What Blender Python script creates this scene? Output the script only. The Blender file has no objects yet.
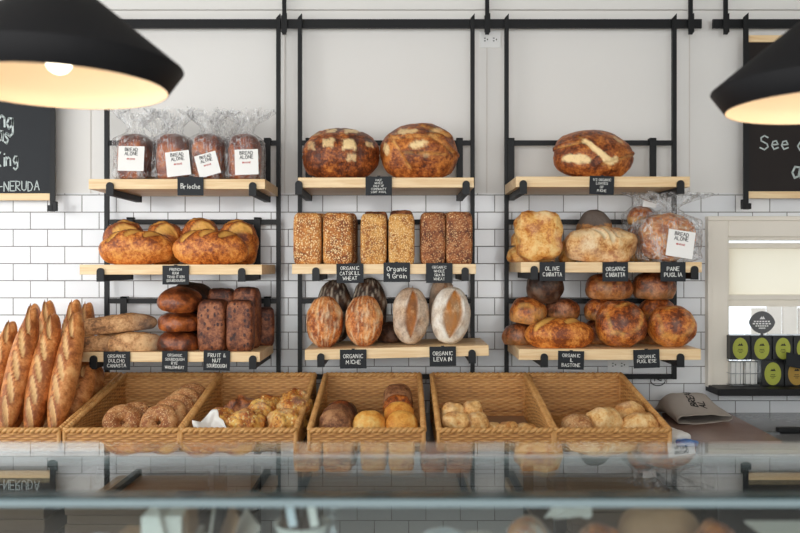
import bpy, bmesh, math, random
from mathutils import Vector, Matrix, Euler, noise

random.seed(7)
PI = math.pi
scn = bpy.context.scene
COL = scn.collection
EYE = 1.556                     # camera height above the shop floor
F = 800.0                       # focal length in pixels (800 px wide frame)
CX, CY = 400.0, 266.5


def at(px, py, d):
    """world point seen at photo pixel (px, py) at distance d from the camera plane"""
    return Vector(((px - CX) / F * d, d, EYE - (py - CY) / F * d))


def xat(px, d):
    return (px - CX) / F * d


def zat(py, d):
    return EYE - (py - CY) / F * d


def m_(px, d):
    return px / F * d


def lin(r, g, b):
    def c(v):
        v /= 255.0
        return v / 12.92 if v <= 0.04045 else ((v + 0.055) / 1.055) ** 2.4
    return (c(r), c(g), c(b), 1.0)


# ------------------------------------------------------------------ materials
def new_mat(name):
    m = bpy.data.materials.new(name)
    m.use_nodes = True
    nt = m.node_tree
    return m, nt, nt.nodes['Principled BSDF'], nt.nodes['Material Output']


def N(nt, t, **kw):
    n = nt.nodes.new(t)
    for k, v in kw.items():
        if k in n.inputs.keys():
            n.inputs[k].default_value = v
        else:
            setattr(n, k, v)
    return n


def plain(name, col, rough=0.5, metal=0.0, spec=0.5, noise_amt=0.0, scale=20.0, bump=0.0):
    m, nt, b, out = new_mat(name)
    b.inputs['Base Color'].default_value = col
    b.inputs['Roughness'].default_value = rough
    b.inputs['Metallic'].default_value = metal
    b.inputs['Specular IOR Level'].default_value = spec
    if noise_amt or bump:
        tc = N(nt, 'ShaderNodeTexCoord')
        nz = N(nt, 'ShaderNodeTexNoise', Scale=scale, Detail=5.0)
        nt.links.new(tc.outputs['Object'], nz.inputs['Vector'])
        if noise_amt:
            hsv = N(nt, 'ShaderNodeHueSaturation')
            hsv.inputs['Color'].default_value = col
            mr = N(nt, 'ShaderNodeMapRange')
            mr.inputs['To Min'].default_value = 1 - noise_amt
            mr.inputs['To Max'].default_value = 1 + noise_amt
            nt.links.new(nz.outputs['Fac'], mr.inputs['Value'])
            nt.links.new(mr.outputs['Result'], hsv.inputs['Value'])
            nt.links.new(hsv.outputs['Color'], b.inputs['Base Color'])
        if bump:
            bp = N(nt, 'ShaderNodeBump', Strength=bump, Distance=0.003)
            nt.links.new(nz.outputs['Fac'], bp.inputs['Height'])
            nt.links.new(bp.outputs['Normal'], b.inputs['Normal'])
    return m


def math_node(nt, op, a, b=None, clamp=False):
    n = nt.nodes.new('ShaderNodeMath')
    n.operation = op
    n.use_clamp = clamp
    for i, v in enumerate((a, b)):
        if v is None:
            continue
        if isinstance(v, (int, float)):
            n.inputs[i].default_value = v
        else:
            nt.links.new(v, n.inputs[i])
    return n.outputs[0]


def mix_col(nt, fac, a, b):
    n = nt.nodes.new('ShaderNodeMix')
    n.data_type = 'RGBA'
    for sock, v in ((n.inputs[0], fac), (n.inputs[6], a), (n.inputs[7], b)):
        if isinstance(v, (int, float, tuple)):
            sock.default_value = v
        else:
            nt.links.new(v, sock)
    return n.outputs[2]


def crust(name, dark, mid, light, slashc, rough=0.5, seeds=None, seed_amt=0.5, seed_scale=170.0, flourc=(235, 222, 200), contrast=1.0, spec=0.45, grit=1.0):
    """bread crust: baked noise gradient, score marks, flour and optional seeds"""
    m, nt, b, out = new_mat(name)
    L = nt.links.new
    tc = N(nt, 'ShaderNodeTexCoord')
    oi = N(nt, 'ShaderNodeObjectInfo')
    off = N(nt, 'ShaderNodeVectorMath', operation='SCALE')
    comb = N(nt, 'ShaderNodeCombineXYZ')
    L(oi.outputs['Random'], comb.inputs[0]); L(oi.outputs['Random'], comb.inputs[2])
    L(comb.outputs[0], off.inputs[0]); off.inputs['Scale'].default_value = 7.0
    vec = N(nt, 'ShaderNodeVectorMath', operation='ADD')
    L(tc.outputs['Object'], vec.inputs[0]); L(off.outputs[0], vec.inputs[1])
    n1 = N(nt, 'ShaderNodeTexNoise', Scale=16.0, Detail=6.0, Roughness=0.6)
    n2 = N(nt, 'ShaderNodeTexNoise', Scale=110.0, Detail=5.0, Roughness=0.7)
    n3 = N(nt, 'ShaderNodeTexNoise', Scale=42.0, Detail=4.0, Roughness=0.6)
    for n in (n1, n2, n3):
        L(vec.outputs[0], n.inputs['Vector'])
    at_b = N(nt, 'ShaderNodeAttribute', attribute_name='bake')
    at_s = N(nt, 'ShaderNodeAttribute', attribute_name='slash')
    at_f = N(nt, 'ShaderNodeAttribute', attribute_name='flour')
    g1, g2, g3 = 1.4 * contrast, 1.15 * grit, 0.9 * grit
    v = math_node(nt, 'MULTIPLY', n1.outputs['Fac'], g1)
    v = math_node(nt, 'ADD', v, math_node(nt, 'MULTIPLY', n2.outputs['Fac'], g2))
    v = math_node(nt, 'ADD', v, math_node(nt, 'MULTIPLY', n3.outputs['Fac'], g3))
    v = math_node(nt, 'SUBTRACT', v, 0.5 * (g1 + g2 + g3) - 0.5)
    v = math_node(nt, 'ADD', v, math_node(nt, 'MULTIPLY', math_node(nt, 'SUBTRACT', oi.outputs['Random'], 0.5), 0.16))
    v = math_node(nt, 'SUBTRACT', v, math_node(nt, 'MULTIPLY', at_b.outputs['Fac'], 0.5), clamp=True)
    cr = N(nt, 'ShaderNodeValToRGB')
    el = cr.color_ramp.elements
    el[0].position = 0.24; el[0].color = lin(*dark)
    el[1].position = 0.76; el[1].color = lin(*light)
    e = el.new(0.48); e.color = lin(*mid)
    L(v, cr.inputs['Fac'])
    col = cr.outputs['Color']
    h = math_node(nt, 'ADD', math_node(nt, 'MULTIPLY', n2.outputs['Fac'], 0.6), n3.outputs['Fac'])
    if seeds:
        vo = N(nt, 'ShaderNodeTexVoronoi', Scale=seed_scale)
        vo.inputs['Randomness'].default_value = 0.9
        mp = N(nt, 'ShaderNodeMapping')
        mp.inputs['Scale'].default_value = (1.0, 1.0, 0.72)
        L(vec.outputs[0], mp.inputs['Vector']); L(mp.outputs[0], vo.inputs['Vector'])
        sep = N(nt, 'ShaderNodeSeparateColor')
        L(vo.outputs['Color'], sep.inputs[0])
        on = math_node(nt, 'LESS_THAN', sep.outputs[0], seed_amt)
        disc = math_node(nt, 'LESS_THAN', vo.outputs['Distance'], 0.42)
        fac = math_node(nt, 'MULTIPLY', on, disc)
        sc = mix_col(nt, sep.outputs[1], lin(*seeds[0]), lin(*seeds[1]))
        col = mix_col(nt, fac, col, sc)
        h = math_node(nt, 'ADD', h, math_node(nt, 'MULTIPLY', fac, 1.6))
    sn = math_node(nt, 'MULTIPLY', at_s.outputs['Fac'], math_node(nt, 'ADD', n3.outputs['Fac'], 0.55), clamp=True)
    scol = mix_col(nt, n2.outputs['Fac'], tuple(0.72 * c for c in lin(*slashc)[:3]) + (1,), lin(*slashc))
    col = mix_col(nt, sn, col, scol)
    fl = math_node(nt, 'MULTIPLY', at_f.outputs['Fac'], math_node(nt, 'MULTIPLY', math_node(nt, 'ADD', n3.outputs['Fac'], n2.outputs['Fac']), 1.05), clamp=True)
    col = mix_col(nt, fl, col, lin(*flourc))
    L(col, b.inputs['Base Color'])
    b.inputs['Roughness'].default_value = rough
    b.inputs['Specular IOR Level'].default_value = spec
    bp = N(nt, 'ShaderNodeBump', Strength=0.8, Distance=0.005)
    L(h, bp.inputs['Height']); L(bp.outputs['Normal'], b.inputs['Normal'])
    return m


M = {}
M['black'] = plain('black powder-coated steel', lin(20, 21, 23), 0.5, 0.0, 0.3)
M['slate'] = plain('chalkboard slate', lin(34, 37, 41), 0.55, 0, 0.25, 0.12, 9)
M['slate_brown'] = plain('brown chalkboard', lin(34, 28, 26), 0.5, 0, 0.25, 0.1, 9)
M['chalk'] = plain('white chalk', lin(238, 238, 232), 0.9)
M['chalk_dim'] = plain('pale chalk', lin(196, 206, 204), 0.9)
M['ink'] = plain('black ink', lin(28, 26, 26), 0.7)
M['ink_red'] = plain('red ink', lin(190, 60, 50), 0.7)
M['paper'] = plain('white paper', lin(242, 240, 236), 0.75)
M['paper_grey'] = plain('grey paper', lin(214, 208, 202), 0.8, 0, 0.3, 0.06, 40, 0.1)
M['paper_blue'] = plain('bluish white paper', lin(225, 234, 244), 0.6)
M['blue'] = plain('bright blue print', lin(40, 110, 190), 0.5)
M['kraft'] = plain('kraft paper', lin(165, 130, 100), 0.8, 0, 0.3, 0.08, 30, 0.15)
M['kraft_dark'] = plain('brown kraft bundle', lin(112, 96, 82), 0.85, 0, 0.2, 0.1, 14, 0.1)
M['kraft_grey'] = plain('greyish kraft bag', lin(176, 166, 157), 0.75, 0, 0.3, 0.06, 25, 0.15)
M['cream'] = plain('cream painted timber', lin(236, 229, 216), 0.4, 0, 0.5, 0.03, 6)
M['plate'] = plain('white outlet plastic', lin(236, 236, 234), 0.35)
M['socket'] = plain('dark slots', lin(40, 40, 40), 0.6)
M['steel'] = plain('brushed steel', lin(170, 172, 175), 0.28, 1.0)
M['counter'] = plain('grey stone worktop', lin(126, 126, 128), 0.16, 0, 0.6, 0.06, 30)
M['board_pink'] = plain('reddish brown waxed board', lin(150, 122, 112), 0.25, 0, 0.5, 0.12, 14)
M['dark_cab'] = plain('dark cabinet laminate', lin(40, 40, 44), 0.4)
M['case_body'] = plain('grey case laminate', lin(150, 150, 150), 0.5)
M['lamp_black'] = plain('matt black enamel', lin(24, 24, 26), 0.6, 0, 0.2)
M['lamp_white'] = plain('cream enamel', lin(250, 232, 206), 0.7)
M['floor'] = plain('grey concrete', lin(105, 102, 98), 0.5, 0, 0.4, 0.1, 3)
M['ceil'] = plain('white ceiling paint', lin(226, 224, 220), 0.8)
M['tea_black'] = plain('black printed carton', lin(26, 27, 28), 0.3)
M['tea_green'] = plain('yellow green label', lin(170, 176, 70), 0.5, 0, 0.4, 0.1, 60)
M['tea_gold'] = plain('ochre label', lin(176, 140, 62), 0.5, 0, 0.4, 0.1, 60)
M['sign_grey'] = plain('grey printed sign', lin(92, 92, 94), 0.5)
M['fence'] = plain('weathered fence wood', lin(205, 196, 186), 0.8, 0, 0.2, 0.15, 5)
M['ground'] = plain('pale gravel', lin(190, 186, 178), 0.9)
M['lettuce'] = plain('pale green leaf', lin(200, 200, 165), 0.6, 0, 0.3, 0.2, 40)
M['white_plastic'] = plain('white plastic', lin(232, 232, 228), 0.35)


def wood():
    m, nt, b, out = new_mat('pale maple')
    L = nt.links.new
    tc = N(nt, 'ShaderNodeTexCoord')
    mp = N(nt, 'ShaderNodeMapping')
    mp.inputs['Scale'].default_value = (2.0, 22.0, 30.0)
    oi = N(nt, 'ShaderNodeObjectInfo')
    ad = N(nt, 'ShaderNodeVectorMath', operation='ADD')
    L(tc.outputs['Object'], ad.inputs[0]); L(oi.outputs['Random'], ad.inputs[1])
    L(ad.outputs[0], mp.inputs['Vector'])
    n1 = N(nt, 'ShaderNodeTexNoise', Scale=2.2, Detail=6.0, Roughness=0.55)
    n1.inputs['Distortion'].default_value = 0.6
    L(mp.outputs[0], n1.inputs['Vector'])
    cr = N(nt, 'ShaderNodeValToRGB')
    el = cr.color_ramp.elements
    el[0].position = 0.3; el[0].color = lin(222, 184, 132)
    el[1].position = 0.7; el[1].color = lin(246, 220, 176)
    L(n1.outputs['Fac'], cr.inputs['Fac']); L(cr.outputs[0], b.inputs['Base Color'])
    b.inputs['Roughness'].default_value = 0.45
    return m


M['wood'] = wood()


def tiles():
    m, nt, b, out = new_mat('white subway tile')
    L = nt.links.new
    tc = N(nt, 'ShaderNodeTexCoord')
    sep = N(nt, 'ShaderNodeSeparateXYZ')
    L(tc.outputs['Object'], sep.inputs[0])
    comb = N(nt, 'ShaderNodeCombineXYZ')
    TW, TH = 0.1545, 0.0770
    x0 = xat(13.2, 3.594) - 40 * TW
    z0 = zat(195, 3.594) - 60 * TH
    L(math_node(nt, 'SUBTRACT', sep.outputs[0], x0), comb.inputs[0])
    L(math_node(nt, 'SUBTRACT', sep.outputs[2], z0), comb.inputs[1])
    br = N(nt, 'ShaderNodeTexBrick')
    br.offset = 0.5; br.offset_frequency = 2; br.squash = 1.0
    br.inputs['Scale'].default_value = 1.0
    br.inputs['Brick Width'].default_value = TW
    br.inputs['Row Height'].default_value = TH
    br.inputs['Mortar Size'].default_value = 0.0023
    br.inputs['Mortar Smooth'].default_value = 0.25
    br.inputs['Color1'].default_value = lin(238, 239, 240)
    br.inputs['Color2'].default_value = lin(226, 228, 231)
    br.inputs['Mortar'].default_value = lin(136, 134, 132)
    L(comb.outputs[0], br.inputs['Vector'])
    L(br.outputs['Color'], b.inputs['Base Color'])
    rr = N(nt, 'ShaderNodeMapRange')
    rr.inputs['To Min'].default_value = 0.14
    rr.inputs['To Max'].default_value = 0.8
    L(br.outputs['Fac'], rr.inputs['Value']); L(rr.outputs[0], b.inputs['Roughness'])
    nz = N(nt, 'ShaderNodeTexNoise', Scale=9.0, Detail=1.0)
    L(tc.outputs['Object'], nz.inputs['Vector'])
    hh = math_node(nt, 'ADD', math_node(nt, 'MULTIPLY', br.outputs['Fac'], -1.0), math_node(nt, 'MULTIPLY', nz.outputs['Fac'], 0.7))
    bp = N(nt, 'ShaderNodeBump', Strength=0.5, Distance=0.003)
    L(hh, bp.inputs['Height']); L(bp.outputs[0], b.inputs['Normal'])
    return m


M['tile'] = tiles()
M['wall'] = plain('pale grey wall paint', lin(228, 226, 222), 0.55, 0, 0.3, 0.015, 4)


def wicker():
    m, nt, b, out = new_mat('honey wicker')
    L = nt.links.new
    tc = N(nt, 'ShaderNodeTexCoord')
    nz = N(nt, 'ShaderNodeTexNoise', Scale=40.0, Detail=4.0)
    L(tc.outputs['Object'], nz.inputs['Vector'])
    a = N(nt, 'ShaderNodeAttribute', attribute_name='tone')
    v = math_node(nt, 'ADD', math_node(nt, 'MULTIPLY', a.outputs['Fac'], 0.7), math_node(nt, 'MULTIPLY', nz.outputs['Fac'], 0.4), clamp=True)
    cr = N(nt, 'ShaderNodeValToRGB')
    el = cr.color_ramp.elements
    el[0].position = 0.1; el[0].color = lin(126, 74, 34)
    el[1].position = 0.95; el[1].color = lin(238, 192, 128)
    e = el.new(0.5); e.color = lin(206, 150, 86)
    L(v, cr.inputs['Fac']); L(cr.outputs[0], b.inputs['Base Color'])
    b.inputs['Roughness'].default_value = 0.5
    return m


M['wicker'] = wicker()


def thin_glass(name, tint, gloss_rough=0.0, extra=0.0, ior=1.5, milky_glint=0.0, crumple=0.0, scale=60.0):
    """a thin clear sheet: passes light straight, reflects by Fresnel"""
    m, nt, b, out = new_mat(name)
    L = nt.links.new
    nt.nodes.remove(b)
    tr = N(nt, 'ShaderNodeBsdfTransparent', Color=tint)
    gl = N(nt, 'ShaderNodeBsdfGlossy', Roughness=gloss_rough)
    geo = N(nt, 'ShaderNodeNewGeometry')
    dot = N(nt, 'ShaderNodeVectorMath', operation='DOT_PRODUCT')
    L(geo.outputs['Normal'], dot.inputs[0]); L(geo.outputs['Incoming'], dot.inputs[1])
    c = math_node(nt, 'ABSOLUTE', dot.outputs['Value'])
    r0 = ((ior - 1) / (ior + 1)) ** 2
    fac = math_node(nt, 'POWER', math_node(nt, 'SUBTRACT', 1.0, c, clamp=True), 5.0)
    fac = math_node(nt, 'ADD', math_node(nt, 'MULTIPLY', fac, 1 - r0), r0, clamp=True)
    if extra:
        fac = math_node(nt, 'ADD', fac, extra, clamp=True)
    if crumple:
        tc = N(nt, 'ShaderNodeTexCoord')
        nz = N(nt, 'ShaderNodeTexNoise', Scale=scale, Detail=3.0)
        nz.inputs['Distortion'].default_value = 1.5
        L(tc.outputs['Object'], nz.inputs['Vector'])
        bp = N(nt, 'ShaderNodeBump', Strength=crumple, Distance=0.01)
        L(nz.outputs['Fac'], bp.inputs['Height'])
        L(bp.outputs[0], gl.inputs['Normal'])
    mx = N(nt, 'ShaderNodeMixShader')
    L(fac, mx.inputs[0]); L(tr.outputs[0], mx.inputs[1]); L(gl.outputs[0], mx.inputs[2])
    res = mx.outputs[0]
    if milky_glint:
        df = N(nt, 'ShaderNodeBsdfDiffuse', Color=(0.93, 0.93, 0.93, 1))
        m2 = N(nt, 'ShaderNodeMixShader')
        tc2 = N(nt, 'ShaderNodeTexCoord')
        mp2 = N(nt, 'ShaderNodeMapping')
        mp2.inputs['Scale'].default_value = (1.0, 1.0, 0.35)
        mp2.inputs['Rotation'].default_value = (0.0, 0.5, 0.3)
        L(tc2.outputs['Object'], mp2.inputs['Vector'])
        nz2 = N(nt, 'ShaderNodeTexNoise', Scale=32.0, Detail=3.0)
        nz2.inputs['Distortion'].default_value = 1.2
        L(mp2.outputs[0], nz2.inputs['Vector'])
        rid = math_node(nt, 'ABSOLUTE', math_node(nt, 'SUBTRACT', nz2.outputs['Fac'], 0.5))  # white streaks painted in as highlights along the film's crinkles
        glint = N(nt, 'ShaderNodeMapRange')
        glint.inputs['From Min'].default_value = 0.0; glint.inputs['From Max'].default_value = 0.045
        glint.inputs['To Min'].default_value = 0.42; glint.inputs['To Max'].default_value = milky_glint
        L(rid, glint.inputs['Value']); L(glint.outputs[0], m2.inputs[0])
        L(res, m2.inputs[1]); L(df.outputs[0], m2.inputs[2])
        res = m2.outputs[0]
    L(res, out.inputs['Surface'])
    return m


M['glass'] = thin_glass('clear case glass', (0.89, 0.94, 0.935, 1), 0.0, 0.10, 1.55)
M['window_glass'] = thin_glass('window glass', (0.98, 0.99, 0.99, 1))
M['plastic'] = thin_glass('crinkled clear bag film', (0.97, 0.97, 0.97, 1), 0.06, 0.05, 1.45, 0.015, 1.0, 80.0)
M['glass_edge'] = plain('polished glass edge', lin(120, 136, 140), 0.25, 0, 0.5)
M['seam'] = plain('pale sealing strip', lin(222, 228, 230), 0.3)
M['glass_teal'] = plain('teal glass chamfer', lin(20, 50, 54), 0.15, 0, 0.6)


def blind_mat():
    m, nt, b, out = new_mat('cream blind fabric')
    nt.nodes.remove(b)
    d = N(nt, 'ShaderNodeBsdfDiffuse', Color=lin(246, 240, 228))
    t = N(nt, 'ShaderNodeBsdfTranslucent', Color=lin(250, 245, 234))
    mx = N(nt, 'ShaderNodeMixShader'); mx.inputs[0].default_value = 0.85
    nt.links.new(d.outputs[0], mx.inputs[1]); nt.links.new(t.outputs[0], mx.inputs[2])
    nt.links.new(mx.outputs[0], out.inputs['Surface'])
    return m


M['blind'] = blind_mat()


def bulb_mat():
    m, nt, b, out = new_mat('glowing bulb')
    nt.nodes.remove(b)
    e = N(nt, 'ShaderNodeEmission', Color=(1.0, 0.88, 0.7, 1), Strength=5.0)
    nt.links.new(e.outputs[0], out.inputs['Surface'])
    return m


M['bulb'] = bulb_mat()

# crusts
M['golden'] = crust('golden crust', (128, 60, 20), (200, 112, 42), (236, 164, 80), (250, 190, 98), 0.42)
M['baguette'] = crust('baguette crust', (150, 82, 36), (208, 132, 70), (236, 176, 112), (240, 192, 130), 0.42, grit=.55)
M['grey_flour'] = crust('dark floury crust', (124, 86, 56), (196, 142, 92), (234, 190, 138), (230, 170, 104), 0.65, flourc=(98, 92, 88), grit=.8)
M['rye'] = crust('dark rye crust', (54, 24, 12), (112, 52, 22), (182, 100, 44), (160, 96, 50), 0.34, spec=0.6, grit=.6)
M['rye_black'] = crust('nearly black crust', (36, 22, 16), (62, 38, 26), (98, 62, 40), (120, 80, 50), 0.5)
M['fruit'] = crust('fruit and nut crust', (64, 32, 22), (120, 66, 40), (166, 104, 66), (180, 120, 76), 0.5, seeds=((48, 26, 24), (90, 46, 34)), seed_amt=0.25, seed_scale=75)
M['brioche'] = crust('brioche crust', (92, 36, 14), (150, 68, 28), (206, 122, 60), (214, 150, 84), 0.35, spec=0.5)
M['miche'] = crust('miche crust', (84, 38, 16), (152, 78, 32), (212, 132, 60), (244, 186, 106), 0.42, flourc=(252, 220, 162))
M['miche_orange'] = crust('orange floured crust', (136, 66, 26), (200, 116, 54), (236, 166, 98), (236, 196, 140), 0.6, flourc=(240, 216, 178))
M['levain'] = crust('floury levain crust', (128, 84, 50), (176, 130, 88), (212, 178, 136), (186, 110, 44), 0.7, flourc=(236, 224, 206))
M['levain_white'] = crust('white floured levain crust', (158, 120, 84), (204, 172, 134), (232, 212, 184), (196, 122, 46), 0.75, flourc=(246, 240, 228))
M['oat'] = crust('oat seeded crust', (128, 66, 24), (180, 106, 44), (216, 146, 72), (230, 190, 120), 0.6, seeds=((255, 232, 180), (226, 166, 88)), seed_amt=0.9, seed_scale=190)
M['nine_grain'] = crust('pale grain crust', (160, 92, 36), (206, 142, 66), (232, 178, 100), (236, 200, 140), 0.6, seeds=((255, 236, 186), (234, 180, 102)), seed_amt=0.92, seed_scale=200)
M['whole_grain'] = crust('brown grain crust', (92, 46, 22), (142, 80, 42), (180, 114, 64), (210, 160, 100), 0.6, seeds=((244, 206, 152), (170, 104, 56)), seed_amt=0.85, seed_scale=200)
M['ciabatta'] = crust('pale ciabatta crust', (176, 110, 56), (218, 164, 100), (238, 204, 150), (242, 220, 178), 0.65, flourc=(246, 232, 206), contrast=1.3)
M['crowned'] = crust('grey crowned ciabatta crust', (108, 96, 88), (196, 136, 78), (238, 196, 136), (242, 220, 178), 0.7, contrast=.5, grit=.5)
M['olive'] = crust('olive ciabatta crust', (186, 106, 40), (228, 162, 78), (242, 200, 128), (244, 212, 150), 0.5, contrast=1.4)
M['boule'] = crust('chestnut boule crust', (98, 44, 16), (178, 92, 34), (226, 148, 68), (242, 180, 92), 0.38, spec=0.55)
M['boule_dark'] = crust('dark chestnut crust', (66, 30, 14), (136, 70, 32), (190, 116, 60), (214, 150, 84), 0.38, spec=0.55)
M['bagel'] = crust('oat bagel crust', (150, 88, 46), (194, 136, 84), (216, 168, 116), (230, 200, 150), 0.6, seeds=((236, 206, 160), (206, 160, 108)), seed_amt=0.5, seed_scale=190)
M['bagel_dark'] = crust('dark seeded bagel crust', (62, 38, 24), (104, 68, 44), (146, 104, 70), (160, 120, 80), 0.6, seeds=((60, 44, 34), (150, 110, 74)), seed_amt=0.6, seed_scale=190)
M['cheese'] = crust('cheese crusted roll', (150, 70, 24), (206, 132, 52), (238, 190, 100), (246, 216, 140), 0.5, seeds=((250, 226, 160), (160, 84, 30)), seed_amt=0.5, seed_scale=110, contrast=1.5)
M['bun_yellow'] = crust('yellow bun crust', (206, 124, 40), (242, 176, 80), (254, 214, 134), (250, 226, 170), 0.45, grit=.5)
M['bun_brown'] = crust('brown bun crust', (96, 56, 34), (146, 96, 62), (186, 136, 94), (200, 150, 110), 0.6)
M['roll_pale'] = crust('pale floured roll crust', (196, 130, 66), (234, 180, 108), (250, 214, 154), (250, 230, 190), 0.6, flourc=(248, 238, 220))


# ------------------------------------------------------------------ object helpers
def tag(o, label=None, cat=None, group=None, kind=None):
    if label: o['label'] = label
    if cat: o['category'] = cat
    if group: o['group'] = group
    if kind: o['kind'] = kind
    return o


def link(name, me, mats=(), parent=None, loc=None, rot=None, smooth=True):
    o = bpy.data.objects.new(name, me)
    COL.objects.link(o)
    if not isinstance(mats, (list, tuple)):
        mats = [mats]
    if me is not None and len(me.materials) == 0:
        for m in mats:
            me.materials.append(m)
    if parent is not None: o.parent = parent
    if loc is not None: o.location = loc
    if rot is not None: o.rotation_euler = rot
    return o


def empty(name, loc, label=None, cat=None, group=None, rot=None):
    o = bpy.data.objects.new(name, None)
    COL.objects.link(o)
    o.empty_display_size = 0.05
    o.location = loc
    if rot is not None: o.rotation_euler = rot
    tag(o, label, cat, group)
    return o


class MB:
    """collects boxes, tubes and lathes into one mesh"""
    def __init__(self):
        self.v = []; self.f = []; self.mi = []; self.sm = []

    def add(self, vs, fs, mi=0, smooth=False):
        n = len(self.v)
        self.v.extend([tuple(p) for p in vs])
        for f in fs:
            self.f.append([i + n for i in f]); self.mi.append(mi); self.sm.append(smooth)

    def box(self, a, b, mi=0, mat=None, bevel=0.0):
        x0, y0, z0 = a; x1, y1, z1 = b
        if x0 > x1: x0, x1 = x1, x0
        if y0 > y1: y0, y1 = y1, y0
        if z0 > z1: z0, z1 = z1, z0
        if bevel:
            bm = bmesh.new()
            bmesh.ops.create_cube(bm, size=1.0)
            for v in bm.verts:
                v.co = Vector(((x0 + x1) / 2 + v.co.x * (x1 - x0), (y0 + y1) / 2 + v.co.y * (y1 - y0), (z0 + z1) / 2 + v.co.z * (z1 - z0)))
            bmesh.ops.bevel(bm, geom=bm.edges[:], offset=bevel, segments=2, affect='EDGES', profile=0.5)
            bm.verts.index_update()
            vs = [v.co.copy() for v in bm.verts]
            fs = [[v.index for v in f.verts] for f in bm.faces]
            bm.free()
        else:
            vs = [Vector(p) for p in ((x0, y0, z0), (x1, y0, z0), (x1, y1, z0), (x0, y1, z0), (x0, y0, z1), (x1, y0, z1), (x1, y1, z1), (x0, y1, z1))]
            fs = [(0, 3, 2, 1), (4, 5, 6, 7), (0, 1, 5, 4), (1, 2, 6, 5), (2, 3, 7, 6), (3, 0, 4, 7)]
        if mat is not None: vs = [mat @ v for v in vs]
        self.add(vs, fs, mi)
        return self

    def prism(self, pts, y0, y1, mi=0, axis='y'):
        """polygon pts (a, b) extruded: axis y -> (x, z), axis x -> (y, z), axis z -> (x, y)"""
        n = len(pts)
        mk = {'y': lambda p, t: (p[0], t, p[1]), 'x': lambda p, t: (t, p[0], p[1]), 'z': lambda p, t: (p[0], p[1], t)}[axis]
        vs = [mk(p, y0) for p in pts] + [mk(p, y1) for p in pts]
        fs = [list(range(n)), list(range(2 * n - 1, n - 1, -1))]
        for i in range(n):
            j = (i + 1) % n
            fs.append([j, i, n + i, n + j])
        self.add(vs, fs, mi)
        return self

    def tube(self, pts, r, sides=8, mi=0, close=False, caps=True):
        pts = [Vector(p) for p in pts]
        n = len(pts)
        rr = r if isinstance(r, (list, tuple)) else [r] * n
        up = Vector((0.123, 0.456, 0.88)).normalized()
        vs, fs = [], []
        for i, p in enumerate(pts):
            a = pts[(i - 1) % n] if (close or i > 0) else pts[i]
            b = pts[(i + 1) % n] if (close or i < n - 1) else pts[i]
            t = (b - a).normalized()
            s = t.cross(up)
            if s.length < 1e-4: s = t.cross(Vector((1, 0, 0)))
            s.normalize(); q = s.cross(t).normalized()
            for k in range(sides):
                an = 2 * PI * k / sides
                vs.append(p + (s * math.cos(an) + q * math.sin(an)) * rr[i])
        for i in range(n if close else n - 1):
            for k in range(sides):
                a0 = i * sides + k; a1 = i * sides + (k + 1) % sides
                b0 = ((i + 1) % n) * sides + k; b1 = ((i + 1) % n) * sides + (k + 1) % sides
                fs.append((a0, a1, b1, b0))
        if caps and not close:
            fs.append(list(range(sides - 1, -1, -1)))
            fs.append(list(range((n - 1) * sides, n * sides)))
        self.add(vs, fs, mi, True)
        return self

    def lathe(self, prof, seg=48, mi=0, center=(0, 0, 0), closed=False):
        c = Vector(center)
        vs, fs = [], []
        n = len(prof)
        for r, z in prof:
            for k in range(seg):
                a = 2 * PI * k / seg
                vs.append(c + Vector((r * math.cos(a), r * math.sin(a), z)))
        for i in range(n if closed else n - 1):
            j = (i + 1) % n
            for k in range(seg):
                l = (k + 1) % seg
                fs.append((i * seg + k, i * seg + l, j * seg + l, j * seg + k))
        self.add(vs, fs, mi, True)
        return self

    def mesh(self, name):
        me = bpy.data.meshes.new(name)
        me.from_pydata(self.v, [], self.f)
        me.polygons.foreach_set('material_index', self.mi)
        me.polygons.foreach_set('use_smooth', self.sm)
        me.update()
        return me

    def build(self, name, mats, parent=None, loc=None, rot=None):
        return link(name, self.mesh(name), mats, parent, loc, rot)


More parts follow.
